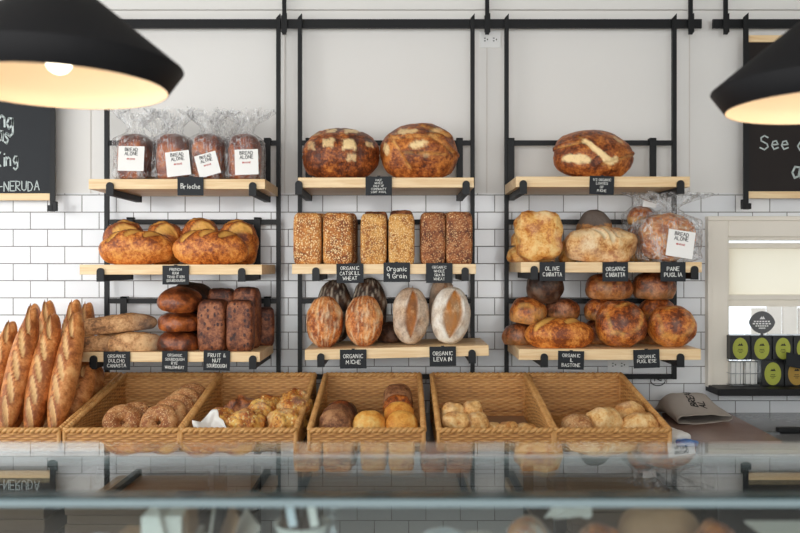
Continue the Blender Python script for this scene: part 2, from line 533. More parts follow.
# ------------------------------------------------------------------ handwriting
FONT = {
    'A': [[(0, 0), (2, 6), (4, 0)], [(.8, 2.2), (3.2, 2.2)]], 'B': [[(0, 0), (0, 6), (2.6, 5.7), (3, 4.4), (0, 3.2), (3.3, 2.6), (3.4, .8), (0, 0)]],
    'C': [[(3.8, 5), (2.4, 6), (.6, 5), (0, 3), (.6, .8), (2.4, 0), (3.8, .9)]], 'D': [[(0, 0), (0, 6), (2.6, 5.4), (3.8, 3), (2.6, .6), (0, 0)]],
    'E': [[(3.6, 6), (0, 6), (0, 0), (3.6, 0)], [(0, 3.1), (2.8, 3.1)]], 'F': [[(3.6, 6), (0, 6), (0, 0)], [(0, 3.1), (2.8, 3.1)]],
    'G': [[(3.8, 5), (2.4, 6), (.6, 5), (0, 3), (.6, .8), (2.4, 0), (3.8, .9), (3.8, 2.6), (2.2, 2.6)]], 'H': [[(0, 0), (0, 6)], [(3.8, 0), (3.8, 6)], [(0, 3), (3.8, 3)]],
    'I': [[(2, 0), (2, 6)]], 'J': [[(3.2, 6), (3.2, 1.2), (2, 0), (.4, 1)]], 'K': [[(0, 0), (0, 6)], [(3.6, 6), (0, 2.8), (3.8, 0)]],
    'L': [[(0, 6), (0, 0), (3.4, 0)]], 'M': [[(0, 0), (.4, 6), (2.2, 2), (4, 6), (4.4, 0)]], 'N': [[(0, 0), (0, 6), (3.8, 0), (3.8, 6)]],
    'O': [[(2, 6), (.4, 4.8), (0, 3), (.5, 1), (2, 0), (3.5, 1), (4, 3), (3.5, 4.9), (2, 6)]], 'P': [[(0, 0), (0, 6), (3, 5.6), (3.4, 4), (2.6, 2.9), (0, 2.6)]],
    'Q': [[(2, 6), (.4, 4.8), (0, 3), (.5, 1), (2, 0), (3.5, 1), (4, 3), (3.5, 4.9), (2, 6)], [(2.4, 1.6), (4.2, -.4)]], 'R': [[(0, 0), (0, 6), (3, 5.6), (3.3, 4.2), (2.5, 3.1), (0, 2.8), (3.6, 0)]],
    'S': [[(3.5, 5.2), (2, 6), (.5, 5.1), (.6, 3.8), (3.1, 2.5), (3.5, 1.2), (2, 0), (.1, .9)]], 'T': [[(0, 6), (4, 6)], [(2, 6), (2, 0)]],
    'U': [[(0, 6), (.1, 1.2), (1.8, 0), (3.6, 1.2), (3.8, 6)]], 'V': [[(0, 6), (2, 0), (4, 6)]], 'W': [[(0, 6), (1, 0), (2.3, 4), (3.6, 0), (4.6, 6)]],
    'X': [[(0, 0), (3.8, 6)], [(0, 6), (3.8, 0)]], 'Y': [[(0, 6), (2, 3)], [(4, 6), (2, 3), (2, 0)]], 'Z': [[(0, 6), (3.8, 6), (0, 0), (3.8, 0)]],
    '9': [[(3.2, 4.4), (2.2, 6), (.5, 5.4), (.5, 3.7), (2.2, 3.2), (3.2, 4.4), (3, 0)]], '1': [[(.8, 4.8), (2, 6), (2, 0)]], '2': [[(.3, 4.8), (1.8, 6), (3.4, 4.6), (.2, 0), (3.6, 0)]],
    '&': [[(3.8, 0), (1, 4.2), (1.2, 5.7), (2.2, 6), (2.8, 4.9), (.4, 2.4), (.6, .4), (2, 0), (3.8, 2.4)]], '-': [[(.4, 2.8), (3.4, 2.9)]], '/': [[(0, 0), (3.4, 6)]],
    'a': [[(3, 3.4), (1.2, 3.6), (.2, 1.8), (1, .1), (2.4, .6), (3, 3.4), (3.2, 0)]], 'c': [[(3, 3.2), (1.4, 3.7), (.2, 1.8), (1.2, 0), (3, .6)]],
    'e': [[(.4, 1.9), (2.9, 2.1), (2.2, 3.6), (.8, 3.3), (.2, 1.7), (1.2, 0), (3, .7)]], 'g': [[(3, 3.4), (1.2, 3.6), (.2, 1.9), (1.2, .3), (2.8, 1.4), (3, 3.4), (3, -1.2), (1.6, -2.2), (.4, -1.4)]],
    'h': [[(0, 6), (0, 0)], [(0, 2.4), (1.4, 3.6), (2.7, 2.8), (2.8, 0)]], 'i': [[(1, 3.6), (1, 0)], [(1, 5), (1.1, 5.3)]],
    'n': [[(0, 3.6), (0, 0)], [(0, 2.4), (1.4, 3.6), (2.7, 2.8), (2.8, 0)]], 'o': [[(1.5, 3.6), (.2, 1.9), (1.4, 0), (2.9, 1.7), (1.5, 3.6)]],
    'r': [[(0, 3.6), (0, 0)], [(0, 2.2), (1.2, 3.5), (2.4, 3.3)]], 's': [[(2.6, 3.2), (1.3, 3.7), (.4, 2.9), (2.4, 1.3), (1.6, 0), (.2, .5)]],
}


def lettering(lines, hgt, gap=1.55, weight=0.16, max_w=None, align='c', jitter=0.12, seed=1):
    """flat handwriting mesh in the local XZ plane facing -Y, centred on the origin; returns mesh"""
    rnd = random.Random(seed)
    mb = MB()
    if isinstance(hgt, (int, float)): hgt = [hgt] * len(lines)
    total = sum(h * gap for h in hgt) - hgt[-1] * (gap - 1)
    z = total / 2
    for line, h in zip(lines, hgt):
        s = h / 6.0
        adv = []; x = 0
        for ch in line:
            if ch == ' ':
                adv.append(None); x += 3.0; continue
            w = max(p[0] for st in FONT[ch] for p in st)
            adv.append(x); x += w + 1.3
        width = (x - 1.3) * s
        sx = s
        if max_w and width > max_w:
            sx = s * max_w / width; width = max_w
        x0 = -width / 2 if align == 'c' else (0 if align == 'l' else -width)
        for ch, a in zip(line, adv):
            if a is None: continue
            jx, jz = rnd.uniform(-jitter, jitter), rnd.uniform(-jitter, jitter) * 2
            for st in FONT[ch]:
                pts = [Vector((x0 + (a + p[0] + jx) * sx, 0, z - h + (p[1] + jz) * s)) for p in st]
                wd = h * weight / 2
                for p, q in zip(pts, pts[1:]):
                    t = (q - p)
                    if t.length < 1e-6: continue
                    t.normalize(); nrm = Vector((-t.z, 0, t.x)) * wd; e = t * wd * .6
                    c = [p - e - nrm, q + e - nrm, q + e + nrm, p - e + nrm]
                    vs = [v + Vector((0, -.0004, 0)) for v in c] + c
                    mb.add(vs, [(0, 1, 2, 3), (0, 4, 5, 1), (1, 5, 6, 2), (2, 6, 7, 3), (3, 7, 4, 0)])
        z -= h * gap
    return mb


# ------------------------------------------------------------------ bread shapes
def seg_d(px, py, s):
    x0, y0, x1, y1 = s
    dx, dy = x1 - x0, y1 - y0
    l2 = dx * dx + dy * dy
    t = max(0, min(1, ((px - x0) * dx + (py - y0) * dy) / l2)) if l2 else 0
    ex, ey = px - (x0 + t * dx), py - (y0 + t * dy)
    side = ex * -dy + ey * dx
    return math.hypot(ex, ey), t, (1 if side > 0 else -1)


def sm(a, b, x):
    t = max(0, min(1, (x - a) / (b - a)))
    return t * t * (3 - 2 * t)


def slashes(segs, w, depth=0.05, ear=0.05):
    """score marks given in metres on the top of a loaf; they taper towards their ends"""
    def fn(p, q):                     # p unit coords, q metric coords
        if p.z < -0.05: return 0, 0, 0, 0
        best = (0, 0, 0)
        for s in segs:
            d, t, side = seg_d(q.x, q.y, s[:4])
            ww = (s[4] if len(s) > 4 else w) * (0.35 + 0.65 * math.sin(PI * min(.97, max(.03, t))) ** .6)
            k = d / ww
            if k < 1.9:
                sl = 1 - sm(0.55, 1.05, k)
                disp = -depth * (1 - sm(0.2, 1.1, k)) + (ear * math.exp(-((k - 1.15) / .3) ** 2) if side > 0 else ear * .4 * math.exp(-((k - 1.15) / .3) ** 2))
                bk = math.exp(-((k - 1.15) / .3) ** 2) * (.7 if side > 0 else .35)
                if sl + bk > best[1] + best[2]:
                    best = (disp, sl, bk)
        return best[0], best[1], 0, best[2]
    return fn


def combo(*fs):
    def fn(p, q):
        a = [0, 0, 0, 0]
        for f in fs:
            r = f(p, q)
            for i in range(4): a[i] += r[i]
        return tuple(a)
    return fn


def top_bake(k=.35):
    return lambda p, q: (0, 0, 0, k * sm(.1, .95, p.z))


def loaf(name, L, W, H, n=2.2, flat=.45, seed=0, lump=.05, fine=.012, fn=None, nu=56, nv=56, bend=0.0, taper=0.0, squash=.15):
    """bread body, long axis X, top +Z, base centre at the origin"""
    vs, fl, sl, bk = [], [], [], []
    so = Vector((seed * 3.17, seed * 1.3 + 5, seed * .77))
    Hs = H / (1 + flat + (1 - flat) * squash)
    asp = Vector((L / 2, W / 2, Hs))
    ref = max(L, W, 2 * Hs) / 2

    def vert(d):
        r = (abs(d.x) ** n + abs(d.y) ** n + abs(d.z) ** n) ** (-1.0 / n)
        p = d * r
        a = (0, 0, 0, 0)
        q = Vector((p.x * L / 2, p.y * W / 2, p.z * Hs))
        if fn: a = fn(p, q)
        g = Vector((q.x / ref, q.y / ref, q.z / ref))
        nz = lump * noise.noise(g * 2.1 + so) * 1.6 + fine * noise.noise(g * 8 + so) + fine * .6 * noise.noise(g * 19 + so)
        k = 1 + nz + a[0]
        p = p * k
        if p.z < -flat: p = Vector((p.x, p.y, -flat + (p.z + flat) * squash))
        t = 1 - taper * p.x * p.x
        x, y, z = p.x * L / 2, p.y * W / 2 * t, (p.z + flat + (1 - flat) * squash) * Hs
        y += bend * (p.x * p.x) * L / 2
        vs.append((x, y, z)); sl.append(a[1]); fl.append(a[2]); bk.append(a[3])

    vert(Vector((-1, 0, 0)))
    for i in range(1, nv):
        th = PI * i / nv
        x = -math.cos(th); s = math.sin(th)
        for j in range(nu):
            ph = 2 * PI * j / nu
            vert(Vector((x, s * math.cos(ph), s * math.sin(ph))))
    vert(Vector((1, 0, 0)))
    fs = []
    for j in range(nu):
        fs.append((0, 1 + (j + 1) % nu, 1 + j))
    for i in range(nv - 2):
        for j in range(nu):
            a = 1 + i * nu + j; b = 1 + i * nu + (j + 1) % nu
            fs.append((a, b, b + nu, a + nu))
    last = len(vs) - 1; o = 1 + (nv - 2) * nu
    for j in range(nu):
        fs.append((last, o + j, o + (j + 1) % nu))
    me = bpy.data.meshes.new(name)
    me.from_pydata(vs, [], fs)
    me.polygons.foreach_set('use_smooth', [True] * len(fs))
    for nm, arr in (('slash', sl), ('flour', fl), ('bake', bk)):
        at_ = me.attributes.new(nm, 'FLOAT', 'POINT')
        at_.data.foreach_set('value', [max(0.0, min(1.0, v)) for v in arr])
    bm = bmesh.new(); bm.from_mesh(me)
    bmesh.ops.recalc_face_normals(bm, faces=bm.faces[:]); bm.to_mesh(me); bm.free()
    me.update()
    return me


def ring(name, R, r, seed=0, squash=.85):
    """bagel"""
    vs, fs, bk = [], [], []
    A, B = 44, 24
    so = Vector((seed * 2.3, seed, 1))
    for i in range(A):
        a = 2 * PI * i / A
        for j in range(B):
            b = 2 * PI * j / B
            g = Vector((math.cos(a), math.sin(a), math.sin(b)))
            k = 1 + .1 * noise.noise(g * 1.7 + so) + .03 * noise.noise(g * 7 + so)
            rr = R + r * math.cos(b) * k
            z = r * math.sin(b) * squash * k
            if z < -r * .55: z = -r * .55 + (z + r * .55) * .2
            vs.append((rr * math.cos(a), rr * math.sin(a), z)); bk.append(max(0, .25 * math.sin(b)))
    zmin = min(v[2] for v in vs)
    vs = [(v[0], v[1], v[2] - zmin) for v in vs]
    for i in range(A):
        for j in range(B):
            a0 = i * B + j; a1 = i * B + (j + 1) % B
            b0 = ((i + 1) % A) * B + j; b1 = ((i + 1) % A) * B + (j + 1) % B
            fs.append((a0, b0, b1, a1))
    me = bpy.data.meshes.new(name)
    me.from_pydata(vs, [], fs)
    me.polygons.foreach_set('use_smooth', [True] * len(fs))
    for nm, arr in (('slash', [0.0] * len(vs)), ('flour', [0.0] * len(vs)), ('bake', bk)):
        at_ = me.attributes.new(nm, 'FLOAT', 'POINT'); at_.data.foreach_set('value', arr)
    me.update()
    return me


def R(rx=0, ry=0, rz=0, pre=0):
    """turn about own Z by pre first, then X, Y, Z (degrees)"""
    q = math.radians
    return (Matrix.Rotation(q(rz), 3, 'Z') @ Matrix.Rotation(q(ry), 3, 'Y') @ Matrix.Rotation(q(rx), 3, 'X') @ Matrix.Rotation(q(pre), 3, 'Z'))


def rest(o, me, x, y, z, rot, sink=.002):
    """seat a mesh object so that its lowest point is at height z and its middle at x, y"""
    o.rotation_euler = rot.to_euler()
    pts = [rot @ v.co for v in me.vertices]
    lo = min(p.z for p in pts)
    mx = (min(p.x for p in pts) + max(p.x for p in pts)) / 2
    my = (min(p.y for p in pts) + max(p.y for p in pts)) / 2
    o.location = (x - mx, y - my, z - lo - sink)


def bread(name, me, mat, px, d, z, rot, label, cat, group=None, sink=.002):
    o = link(name, me, mat)
    rest(o, me, xat(px, d), d, z, rot, sink)
    tag(o, label, cat, group)
    return o


# ------------------------------------------------------------------ camera
cam = bpy.data.cameras.new('camera')
cam.sensor_width = 36.0
cam.lens = 36.0
co = bpy.data.objects.new('camera', cam)
COL.objects.link(co)
co.location = (0, 0, EYE)
co.rotation_euler = (PI / 2, 0, 0)
cam.clip_start = 0.05
cam.dof.use_dof = True
cam.dof.focus_distance = 3.3
cam.dof.aperture_fstop = 2.8
scn.camera = co

# ------------------------------------------------------------------ setting
WY = 3.594            # face of the tiles
ZT = zat(193.5, WY)   # top of the tiling
CEIL = 2.752
WX0, WX1 = xat(726.5, WY), xat(726.5, WY) + 0.82     # window opening
WZ0, WZ1 = zat(384, WY), zat(237, WY)
XL, XR = -3.6, 3.6

mb = MB()
for (x0, x1, z0, z1) in ((XL, WX0, ZT, CEIL), (XL, WX0, 0, ZT), (WX0, WX1, 0, WZ0), (WX0, WX1, WZ1, CEIL), (WX1, XR, 0, CEIL)):
    mb.box((x0, WY + .008, z0), (x1, WY + .16, z1))
wall = mb.build('wall_back', M['wall'])
tag(wall, 'pale grey painted upper wall above the white tiles', 'wall', kind='structure')
mb = MB()
for (x0, x1, z0, z1) in ((XL, WX0, 0, ZT), (WX0, WX1, 0, WZ0), (WX0, WX1, WZ1, ZT), (WX1, XR, 0, ZT)):
    if z1 > z0: mb.box((x0, WY, z0), (x1, WY + .008, z1))
mb.build('tile_cladding', M['tile'], wall)
mb = MB()
for px in (90, 284.5, 487, 690):
    mb.box((xat(px, WY) - .002, WY + .005, ZT), (xat(px, WY) + .002, WY + .008, CEIL))
mb.build('panel_seams', M['paper_grey'], wall)
o = MB().box((XL, WY - .014, CEIL - .045), (XR, WY + .008, CEIL)).build('trim_1', M['ceil'])
tag(o, 'pale ledge trim where wall meets ceiling', 'trim', kind='structure')
o = MB().box((XL, -3.2, -.1), (XR, WY + .16, 0)).build('floor', M['floor'])
tag(o, 'grey shop floor', 'floor', kind='structure')
o = MB().box((XL, -3.2, CEIL), (XR, WY + .16, CEIL + .1)).build('ceiling', M['ceil'])
tag(o, 'white ceiling', 'ceiling', kind='structure')
o = MB().box((XR, -3.2, 0), (XR + .1, WY + .16, CEIL)).build('wall_right', M['wall'])
tag(o, 'side wall on the right', 'wall', kind='structure')

o = MB().box((XL - .1, -3.2, 0), (XL, WY + .16, .85)).build('wall_left', M['wall'])
tag(o, 'low wall under the side windows on the left', 'wall', kind='structure')
o = MB().box((XL, -3.3, 0), (XR, -3.2, .8)).build('wall_front', M['wall'])
tag(o, 'low wall under the shop windows behind the viewer', 'wall', kind='structure')

# window with casing, blind, sill
win = empty('window_1', (WX0 + .41, WY, WZ0), 'cream framed window with half drawn blind on the right', 'window')
win['kind'] = 'structure'
inv = Matrix.Translation(-win.location)


def wpart(name, mb_, mat, parent=win):
    for i, v in enumerate(mb_.v):
        mb_.v[i] = tuple(Vector(v) - win.location) if parent is win else v
    return mb_.build(name, mat, parent)


fx0, fz1 = xat(706, WY), zat(217.5, WY)
mb = MB()
mb.box((fx0, WY - .022, WZ0 - .01), (WX0, WY + .004, fz1), bevel=.004)
mb.box((WX1, WY - .022, WZ0 - .01), (WX1 + .09, WY + .004, fz1), bevel=.004)
mb.box((WX0, WY - .021, WZ1), (WX1, WY + .004, fz1 - .001), bevel=.004)
mb.box((fx0 - .004, WY - .034, WZ0 - .01), (fx0 + .016, WY + .0035, fz1 - .017), bevel=.003)
mb.box((fx0 - .004, WY - .034, fz1 - .016), (WX1 + .093, WY + .0035, fz1 + .004), bevel=.003)
wpart('window_casing', mb, M['cream'])
mb = MB()
mb.box((WX0, WY + .003, WZ0), (WX0 + .012, WY + .16, WZ1)); mb.box((WX1 - .012, WY + .003, WZ0), (WX1, WY + .16, WZ1))
mb.box((WX0 + .012, WY + .003, WZ1 - .012), (WX1 - .012, WY + .16, WZ1)); mb.box((WX0 + .012, WY + .003, WZ0), (WX1 - .012, WY + .16, WZ0 + .012))
mb.box((WX0 + .012, WY + .11, WZ0 + .012), (WX0 + .04, WY + .15, WZ1 - .012)); mb.box((WX1 - .04, WY + .11, WZ0 + .012), (WX1 - .012, WY + .15, WZ1 - .012))
zb = zat(302, WY + .13)
mb.box((WX0 + .04, WY + .11, zb - .02), (WX1 - .04, WY + .15, zb + .016))
wpart('window_frame', mb, M['cream'])
wpart('window_pane', MB().box((WX0 + .04, WY + .128, WZ0 + .012), (WX1 - .04, WY + .132, WZ1 - .012)), M['window_glass'])
bl = wpart('roller_blind', MB().box((WX0 + .02, WY + .082, zat(296, WY + .08)), (WX1 - .02, WY + .084, zat(247, WY + .08))), M['blind'])
mb = MB()
mb.box((WX0 + .014, WY + .07, zat(300, WY + .08)), (WX1 - .014, WY + .095, zat(294.5, WY + .08)), bevel=.003)
mb.box((WX0 + .014, WY + .07, zat(248.5, WY + .08)), (WX1 - .014, WY + .095, zat(243, WY + .08)), bevel=.003)
wpart('blind_rail', mb, M['cream'])
wpart('window_sill', MB().box((fx0 - .002, WY - .15, WZ0 - .03), (WX1 + .1, WY + .02, WZ0), bevel=.003), M['black'])

# yard outside the window
o = MB().box((-2, WY + .3, -.3), (9, 12, -.2)).build('ground', M['ground'])
tag(o, 'pale ground outside the window', 'ground', kind='structure')
fence = empty('plank_fence', (xat(790, 6.4), 6.4, -.2), 'pale weathered plank fence seen through the window', 'fence')
mb = MB()
xa = xat(752, 6.4)
for k in range(16):
    xx = xa + k * .125
    top = zat(306, 6.4) if k > 3 else zat(306, 6.4)
    h0 = zat(308 + 0 * k, 6.4)
    low = -.2 if k > 2 else -.2
    mb.box((xx - fence.location.x, 0, 0), (xx + .112 - fence.location.x, .022, h0 + .2 + .02 * (k % 3)))
mb.build('planks', M['fence'], fence)
mb = MB()
for zz in (.4, 1.1):
    mb.box((xa - fence.location.x, .022, zz), (xa + 2.0 - fence.location.x, .06, zz + .07))
mb.build('rail', M['fence'], fence)

# ------------------------------------------------------------------ hanging rack frames
RY = 3.545           # rail plane


def rail(px0, px1, hang, label):
    x0, x1 = xat(px0, RY), xat(px1, RY)
    z0, z1 = zat(28, RY), zat(19, RY)
    r = empty('hanging_rail', ((x0 + x1) / 2, RY, z0), label, 'rail', 'black rails hung from the ceiling')
    cx = r.location
    MB().box((x0 - cx.x, 0, 0), (x1 - cx.x, .012, z1 - z0), bevel=.001).build('rail_bar', M['black'], r)
    for px in hang:
        x = xat(px, RY) - cx.x
        mb = MB()
        mb.box((x - .009, -.012, -.03), (x + .009, -.0005, CEIL - z0), bevel=.001)
        mb.prism([(x - .013, .05), (x + .013, .062), (x + .013, -.022), (x, -.034), (x - .013, -.022)], -.016, -.0125)
        mb.build('ceiling_hanger', M['black'], r)
    return r


rail(92, 702, (284.5, 487, 690), 'long black rail carrying the three bread racks')
rail(713, 900, (725,), 'short black rail above the right chalkboard')
rail(-110, 72, (20,), 'black rail above the left chalkboard behind the lamp')


def rack(px0, px1, label):
    d = RY - .01
    x0, x1 = xat(px0, d), xat(px1, d)
    zb = zat(379, d)
    r = empty('rack_frame', ((x0 + x1) / 2, d, zb), label, 'rack frame', 'black steel rack frames holding the shelves')
    c = r.location
    ztop = zat(14, d)
    for x in (x0, x1):
        mb = MB()
        mb.prism([(x - c.x - .009, 0), (x - c.x + .009, 0), (x - c.x + .009, ztop - zb), (x - c.x - .009, ztop - zb - .02)], -.010, .0095)
        mb.build('upright', M['black'], r)
    for py in (143, 222, 301, 376.5):
        z = zat(py, d) - zb
        MB().box((x0 - c.x + .009, -.006, z - .011), (x1 - c.x - .009, .006, z + .011), bevel=.001).build('crossbar', M['black'], r)
    return r


rack(107, 278.5, 'black rack frame of the left bay')
rack(300, 472.5, 'black rack frame of the middle bay')
rack(506.5, 674, 'black rack frame of the right bay')

FD = 3.18            # front face of the shelves
BD = 3.516
SH = {
    'L1': (88.5, 265, 179, 189, (110.5, 253), 143, 0, 'top shelf of the left rack under bagged brioche'),
    'L2': (79.5, 262, 264.6, 274.6, (101, 242), 222, 0, 'middle shelf of the left rack under slashed batards'),
    'L3': (78, 260, 352, 362, (94, 253), 301, 0, 'bottom shelf of the left rack under dark rye loaves'),
    'C1': (298, 474, 177.5, 187.5, (299, 466), 143, 0, 'top shelf of the middle rack under two big miches'),
    'C2': (292, 476, 264, 274, (316, 465), 222, 0, 'middle shelf of the middle rack under seeded pan loaves'),
    'C3': (305, 489, 347.5, 358, (321, 472), 301, -1.4, 'bottom shelf of the middle rack hung slightly askew'),
    'R1': (516, 690, 176.5, 187, (523, 680), 143, 0, 'top shelf of the right rack under a single miche'),
    'R2': (521, 702, 262, 272.5, (534, 694), 222, 0, 'middle shelf of the right rack under ciabatta'),
    'R3': (519, 701, 349, 360, (544, 680), 301, 0, 'bottom shelf of the right rack under round boules'),
}
ZTOP = {}


def shelf(key):
    px0, px1, yt, yb, tabs, ybar, roll, label = SH[key]
    x0, x1 = xat(px0, FD), xat(px1, FD)
    zt, zbm = zat(yt, FD), zat(yb, FD)
    ZTOP[key] = (zt, (x0 + x1) / 2, math.tan(math.radians(-roll)))
    s = empty('bread_shelf', ((x0 + x1) / 2, FD, zbm), label, 'shelf', 'wooden bread shelves on black brackets', rot=(0, math.radians(roll), 0))
    c = s.location
    MB().box((x0 - c.x, 0, 0), (x1 - c.x, BD - FD, zt - zbm), bevel=.0015).build('shelf_board', M['wood'], s)
    zbar = zat(ybar, RY - .01) - zbm
    for px in tabs:
        x = xat(px, FD) - c.x
        w = .0145
        mb = MB()
        # back strap with a hook over the crossbar
        mb.box((x - w, BD - FD + .0005, -.026), (x + w, BD - FD + .0085, zbar + .02), bevel=.001)
        mb.box((x - w, BD - FD + .0005, zbar + .0125), (x + w, BD - FD + .034, zbar + .02), bevel=.001)
        # arm under the board
        mb.box((x - w * .8, -.006, -.026), (x + w * .8, BD - FD + .004, -.0008), bevel=.001)
        # rounded upturned tab in front
        pts = [(x - w, -.028), (x + w, -.028)]
        for k in range(13):
            a = PI * k / 12
            pts.append((x + w * math.cos(a), .012 + w * math.sin(a)))
        mb.prism(pts, -.010, -.0015)
        mb.build('bracket', M['black'], s)
    return s


for k in SH: shelf(k)


def zs(key, px=None, d=3.27):
    zt, xc, sl = ZTOP[key]
    return zt + (0 if px is None else (xat(px, d) - xc) * sl)


# ------------------------------------------------------------------ price signs
def price_sign(px0, px1, py0, py1, lines, label, tilt=0.0, hs=None, mat='slate', fill=.74, seed=1, script=False):
    d = FD - .0065
    w, h = m_(px1 - px0, d), m_(py1 - py0, d)
    o = MB().box((-w / 2, -.002, -h / 2), (w / 2, .002, h / 2), bevel=.0006).build('price_sign', M[mat])
    o.location = at((px0 + px1) / 2, (py0 + py1) / 2, d)
    o.rotation_euler = (0, math.radians(tilt), 0)
    tag(o, label, 'price sign', 'small black chalk price signs on the shelf fronts')
    if hs is None:
        lh = h * .78 / (len(lines) * 1.5)
        hs = [min(lh, h * .22)] * len(lines)
    else:
        hs = [h * q for q in hs]
    l = lettering(lines, hs, 1.5, .14, w * fill, 'c', .2, seed).build('lettering', M['chalk'], o)
    l.location = (0, -.0022, 0)
    mb = MB().box((-.006, -.0035, h / 2 - .002), (.006, .004, h / 2 + .003))
    mb.build('clip', M['black'], o)
    return o


price_sign(177.5, 203.5, 177, 195.5, ['Brioche'], 'small slate sign reading Brioche', 0, [.26], seed=2)
price_sign(162.5, 189, 265.5, 284.5, ['FRENCH', 'RAW', 'TRADITION', 'SOURDOUGH'], 'four line slate sign below the slashed batards', 0, seed=3)
price_sign(103.5, 130, 351.5, 370, ['ORGANIC', 'DULCHO', 'CANASTA'], 'slate sign below the grey floured batons', 0, seed=4)
price_sign(162, 187.5, 351, 371.5, ['ORGANIC', 'SOURDOUGH', 'RYE', 'WHOLEWHEAT'], 'slate sign below the stack of dark rye rounds', 1, seed=5)
price_sign(203.5, 230, 350.5, 370.5, ['FRUIT &', 'NUT', 'SOURDOUGH'], 'slate sign reading FRUIT & NUT below the dark pan loaves', 1.5, seed=6)
price_sign(365.5, 392, 176.5, 195.5, ['HALF', 'WHOLE', 'HALF OF', 'COMMUNITY', 'LOAF AVAIL'], 'five line slate sign between the two big miches', 0, seed=7)
price_sign(336.5, 363.5, 263.5, 283, ['ORGANIC', 'CATSKILL', 'WHEAT'], 'slate sign reading CATSKILL WHEAT', -1, seed=8)
price_sign(383.5, 410, 262.5, 282, ['Organic', '9 Grain'], 'slate sign with script letters reading 9 Grain', 0, [.24, .24], seed=9)
price_sign(426, 452.5, 263, 283, ['ORGANIC', 'WHOLE', 'GRAIN', 'WHEAT'], 'four line slate sign below the brown seeded loaves', 0, seed=10)
price_sign(340, 366.5, 349.5, 368.5, ['ORGANIC', 'MICHE'], 'slate sign reading ORGANIC MICHE', -.5, [.2, .2], seed=11)
price_sign(429.5, 456, 346.5, 366, ['ORGANIC', 'LEVAIN'], 'slate sign reading ORGANIC LEVAIN', -1, [.2, .2], seed=12)
price_sign(589.5, 614, 176, 194.5, ['1/2 ORGANIC', 'LOAVES', 'OF', 'MICHE'], 'slate sign under the single miche of the right rack', 2, seed=13, mat='slate')
price_sign(539.5, 565, 262, 281, ['OLIVE', 'CIABATTA'], 'slate sign reading OLIVE CIABATTA', 0, [.2, .2], seed=14)
price_sign(602.5, 628, 262, 281.5, ['ORGANIC', 'CIABATTA'], 'slate sign reading ORGANIC CIABATTA', 0, [.2, .2], seed=15)
price_sign(660.5, 685.5, 262, 281.5, ['PANE', 'PUGLIA'], 'slate sign under the bagged round loaf', 0, [.2, .2], seed=16)
price_sign(558, 584, 351, 369.5, ['ORGANIC', 'IL', 'BASTONE'], 'slate sign below the long golden loaf', 1.2, seed=17)
price_sign(633.5, 659.5, 349.5, 368, ['ORGANIC', 'PUGLIESE'], 'slate sign between the two front boules', -2, [.17, .17], seed=18)

# ------------------------------------------------------------------ wall outlets
def outlet(px, py, label):
    o = empty('wall_outlet', at(px, py, WY) + Vector((0, .0 if py > 193 else .008, 0)), label, 'outlet', 'white wall outlets')
    MB().box((-.047, -.006, -.036), (.047, 0, .036), bevel=.002).build('cover_plate', M['plate'], o)
    for s in (-1, 1):
        mb = MB()
        for k in range(16): pass
        mb.box((s * .02 - .015, -.0075, -.013), (s * .02 + .015, -.0062, .013), bevel=.0006)
        sk = mb.build('socket', M['plate'], o)
        mb = MB()
        mb.box((s * .02 - .009, -.0085, -.008), (s * .02 - .002, -.0074, -.004)); mb.box((s * .02 - .009, -.0085, .004), (s * .02 - .002, -.0074, .008))
        mb.box((s * .02 + .004, -.0085, -.003), (s * .02 + .009, -.0074, .003))
        mb.build('slot', M['socket'], sk)
    return o


outlet(490.5, 39.5, 'white double outlet on the upper wall between two racks')
outlet(618, 364.5, 'white double outlet half hidden under the right bottom shelf')

# ------------------------------------------------------------------ chalkboards
def chalkboard(px0, px1, py0, py1, post_px, lines, label, mat):
    d = RY - .005
    x0, x1 = xat(px0, d), xat(px1, d)
    z0, z1 = zat(py1, d), zat(py0, d)
    o = empty('chalkboard', ((x0 + x1) / 2, d, z0), label, 'chalkboard', 'large chalkboards on the wall')
    c = o.location
    MB().box((x0 - c.x, -.006, .03), (x1 - c.x, .006, z1 - z0 - .03)).build('slate_panel', M[mat], o)
    MB().box((x0 - c.x, -.014, 0), (x1 - c.x, .008, .0305), bevel=.001).build('bottom_ledge', M['wood'], o)
    MB().box((x0 - c.x, -.014, z1 - z0 - .0305), (x1 - c.x, .008, z1 - z0), bevel=.001).build('top_ledge', M['wood'], o)
    for pp in post_px:
        x = xat(pp, d) - c.x
        ztop = zat(14, d) - z0
        mb = MB()
        mb.prism([(x - .011, -.03), (x + .011, -.03), (x + .011, ztop), (x - .011, ztop - .02)], -.022, -.0145)
        mb.build('hanging_post', M['black'], o)
        s = 1 if pp < 400 else -1
        mb = MB()
        mb.box((x - .011, -.05, -.05), (x + .011, -.0145, -.024), bevel=.001)
        mb.box((x + s * .011, -.05, -.05), (x + s * .032, -.036, -.008), bevel=.003)
        mb.build('hook', M['black'], o)
    for (txt, px, py, h, al, w) in lines:
        t = lettering([txt], m_(h, d), 1.5, .1, m_(w, d), al, .25, len(txt)).build('lettering', M['chalk_dim'], o)
        p = at(px, py, d) - c
        t.location = (p.x, -.0068, p.z)
    return o


chalkboard(-150, 51, 36, 200.5, (54.5,), [('ng', 14, 119, 19, 'r', 15), ('as', 9.5, 134, 17, 'r', 11), ('King', 18, 158.5, 14, 'r', 22), ('-NERUDA', 40, 186, 9.5, 'r', 41)],
           'grey chalkboard with chalk quote at the left edge', 'slate')
chalkboard(746, 960, 36, 198.5, (744,), [('See c', 759, 143.5, 14, 'l', 45), ('a', 791.5, 170, 19, 'l', 9)],
           'brown chalkboard with chalk words behind the right lamp', 'slate_brown')

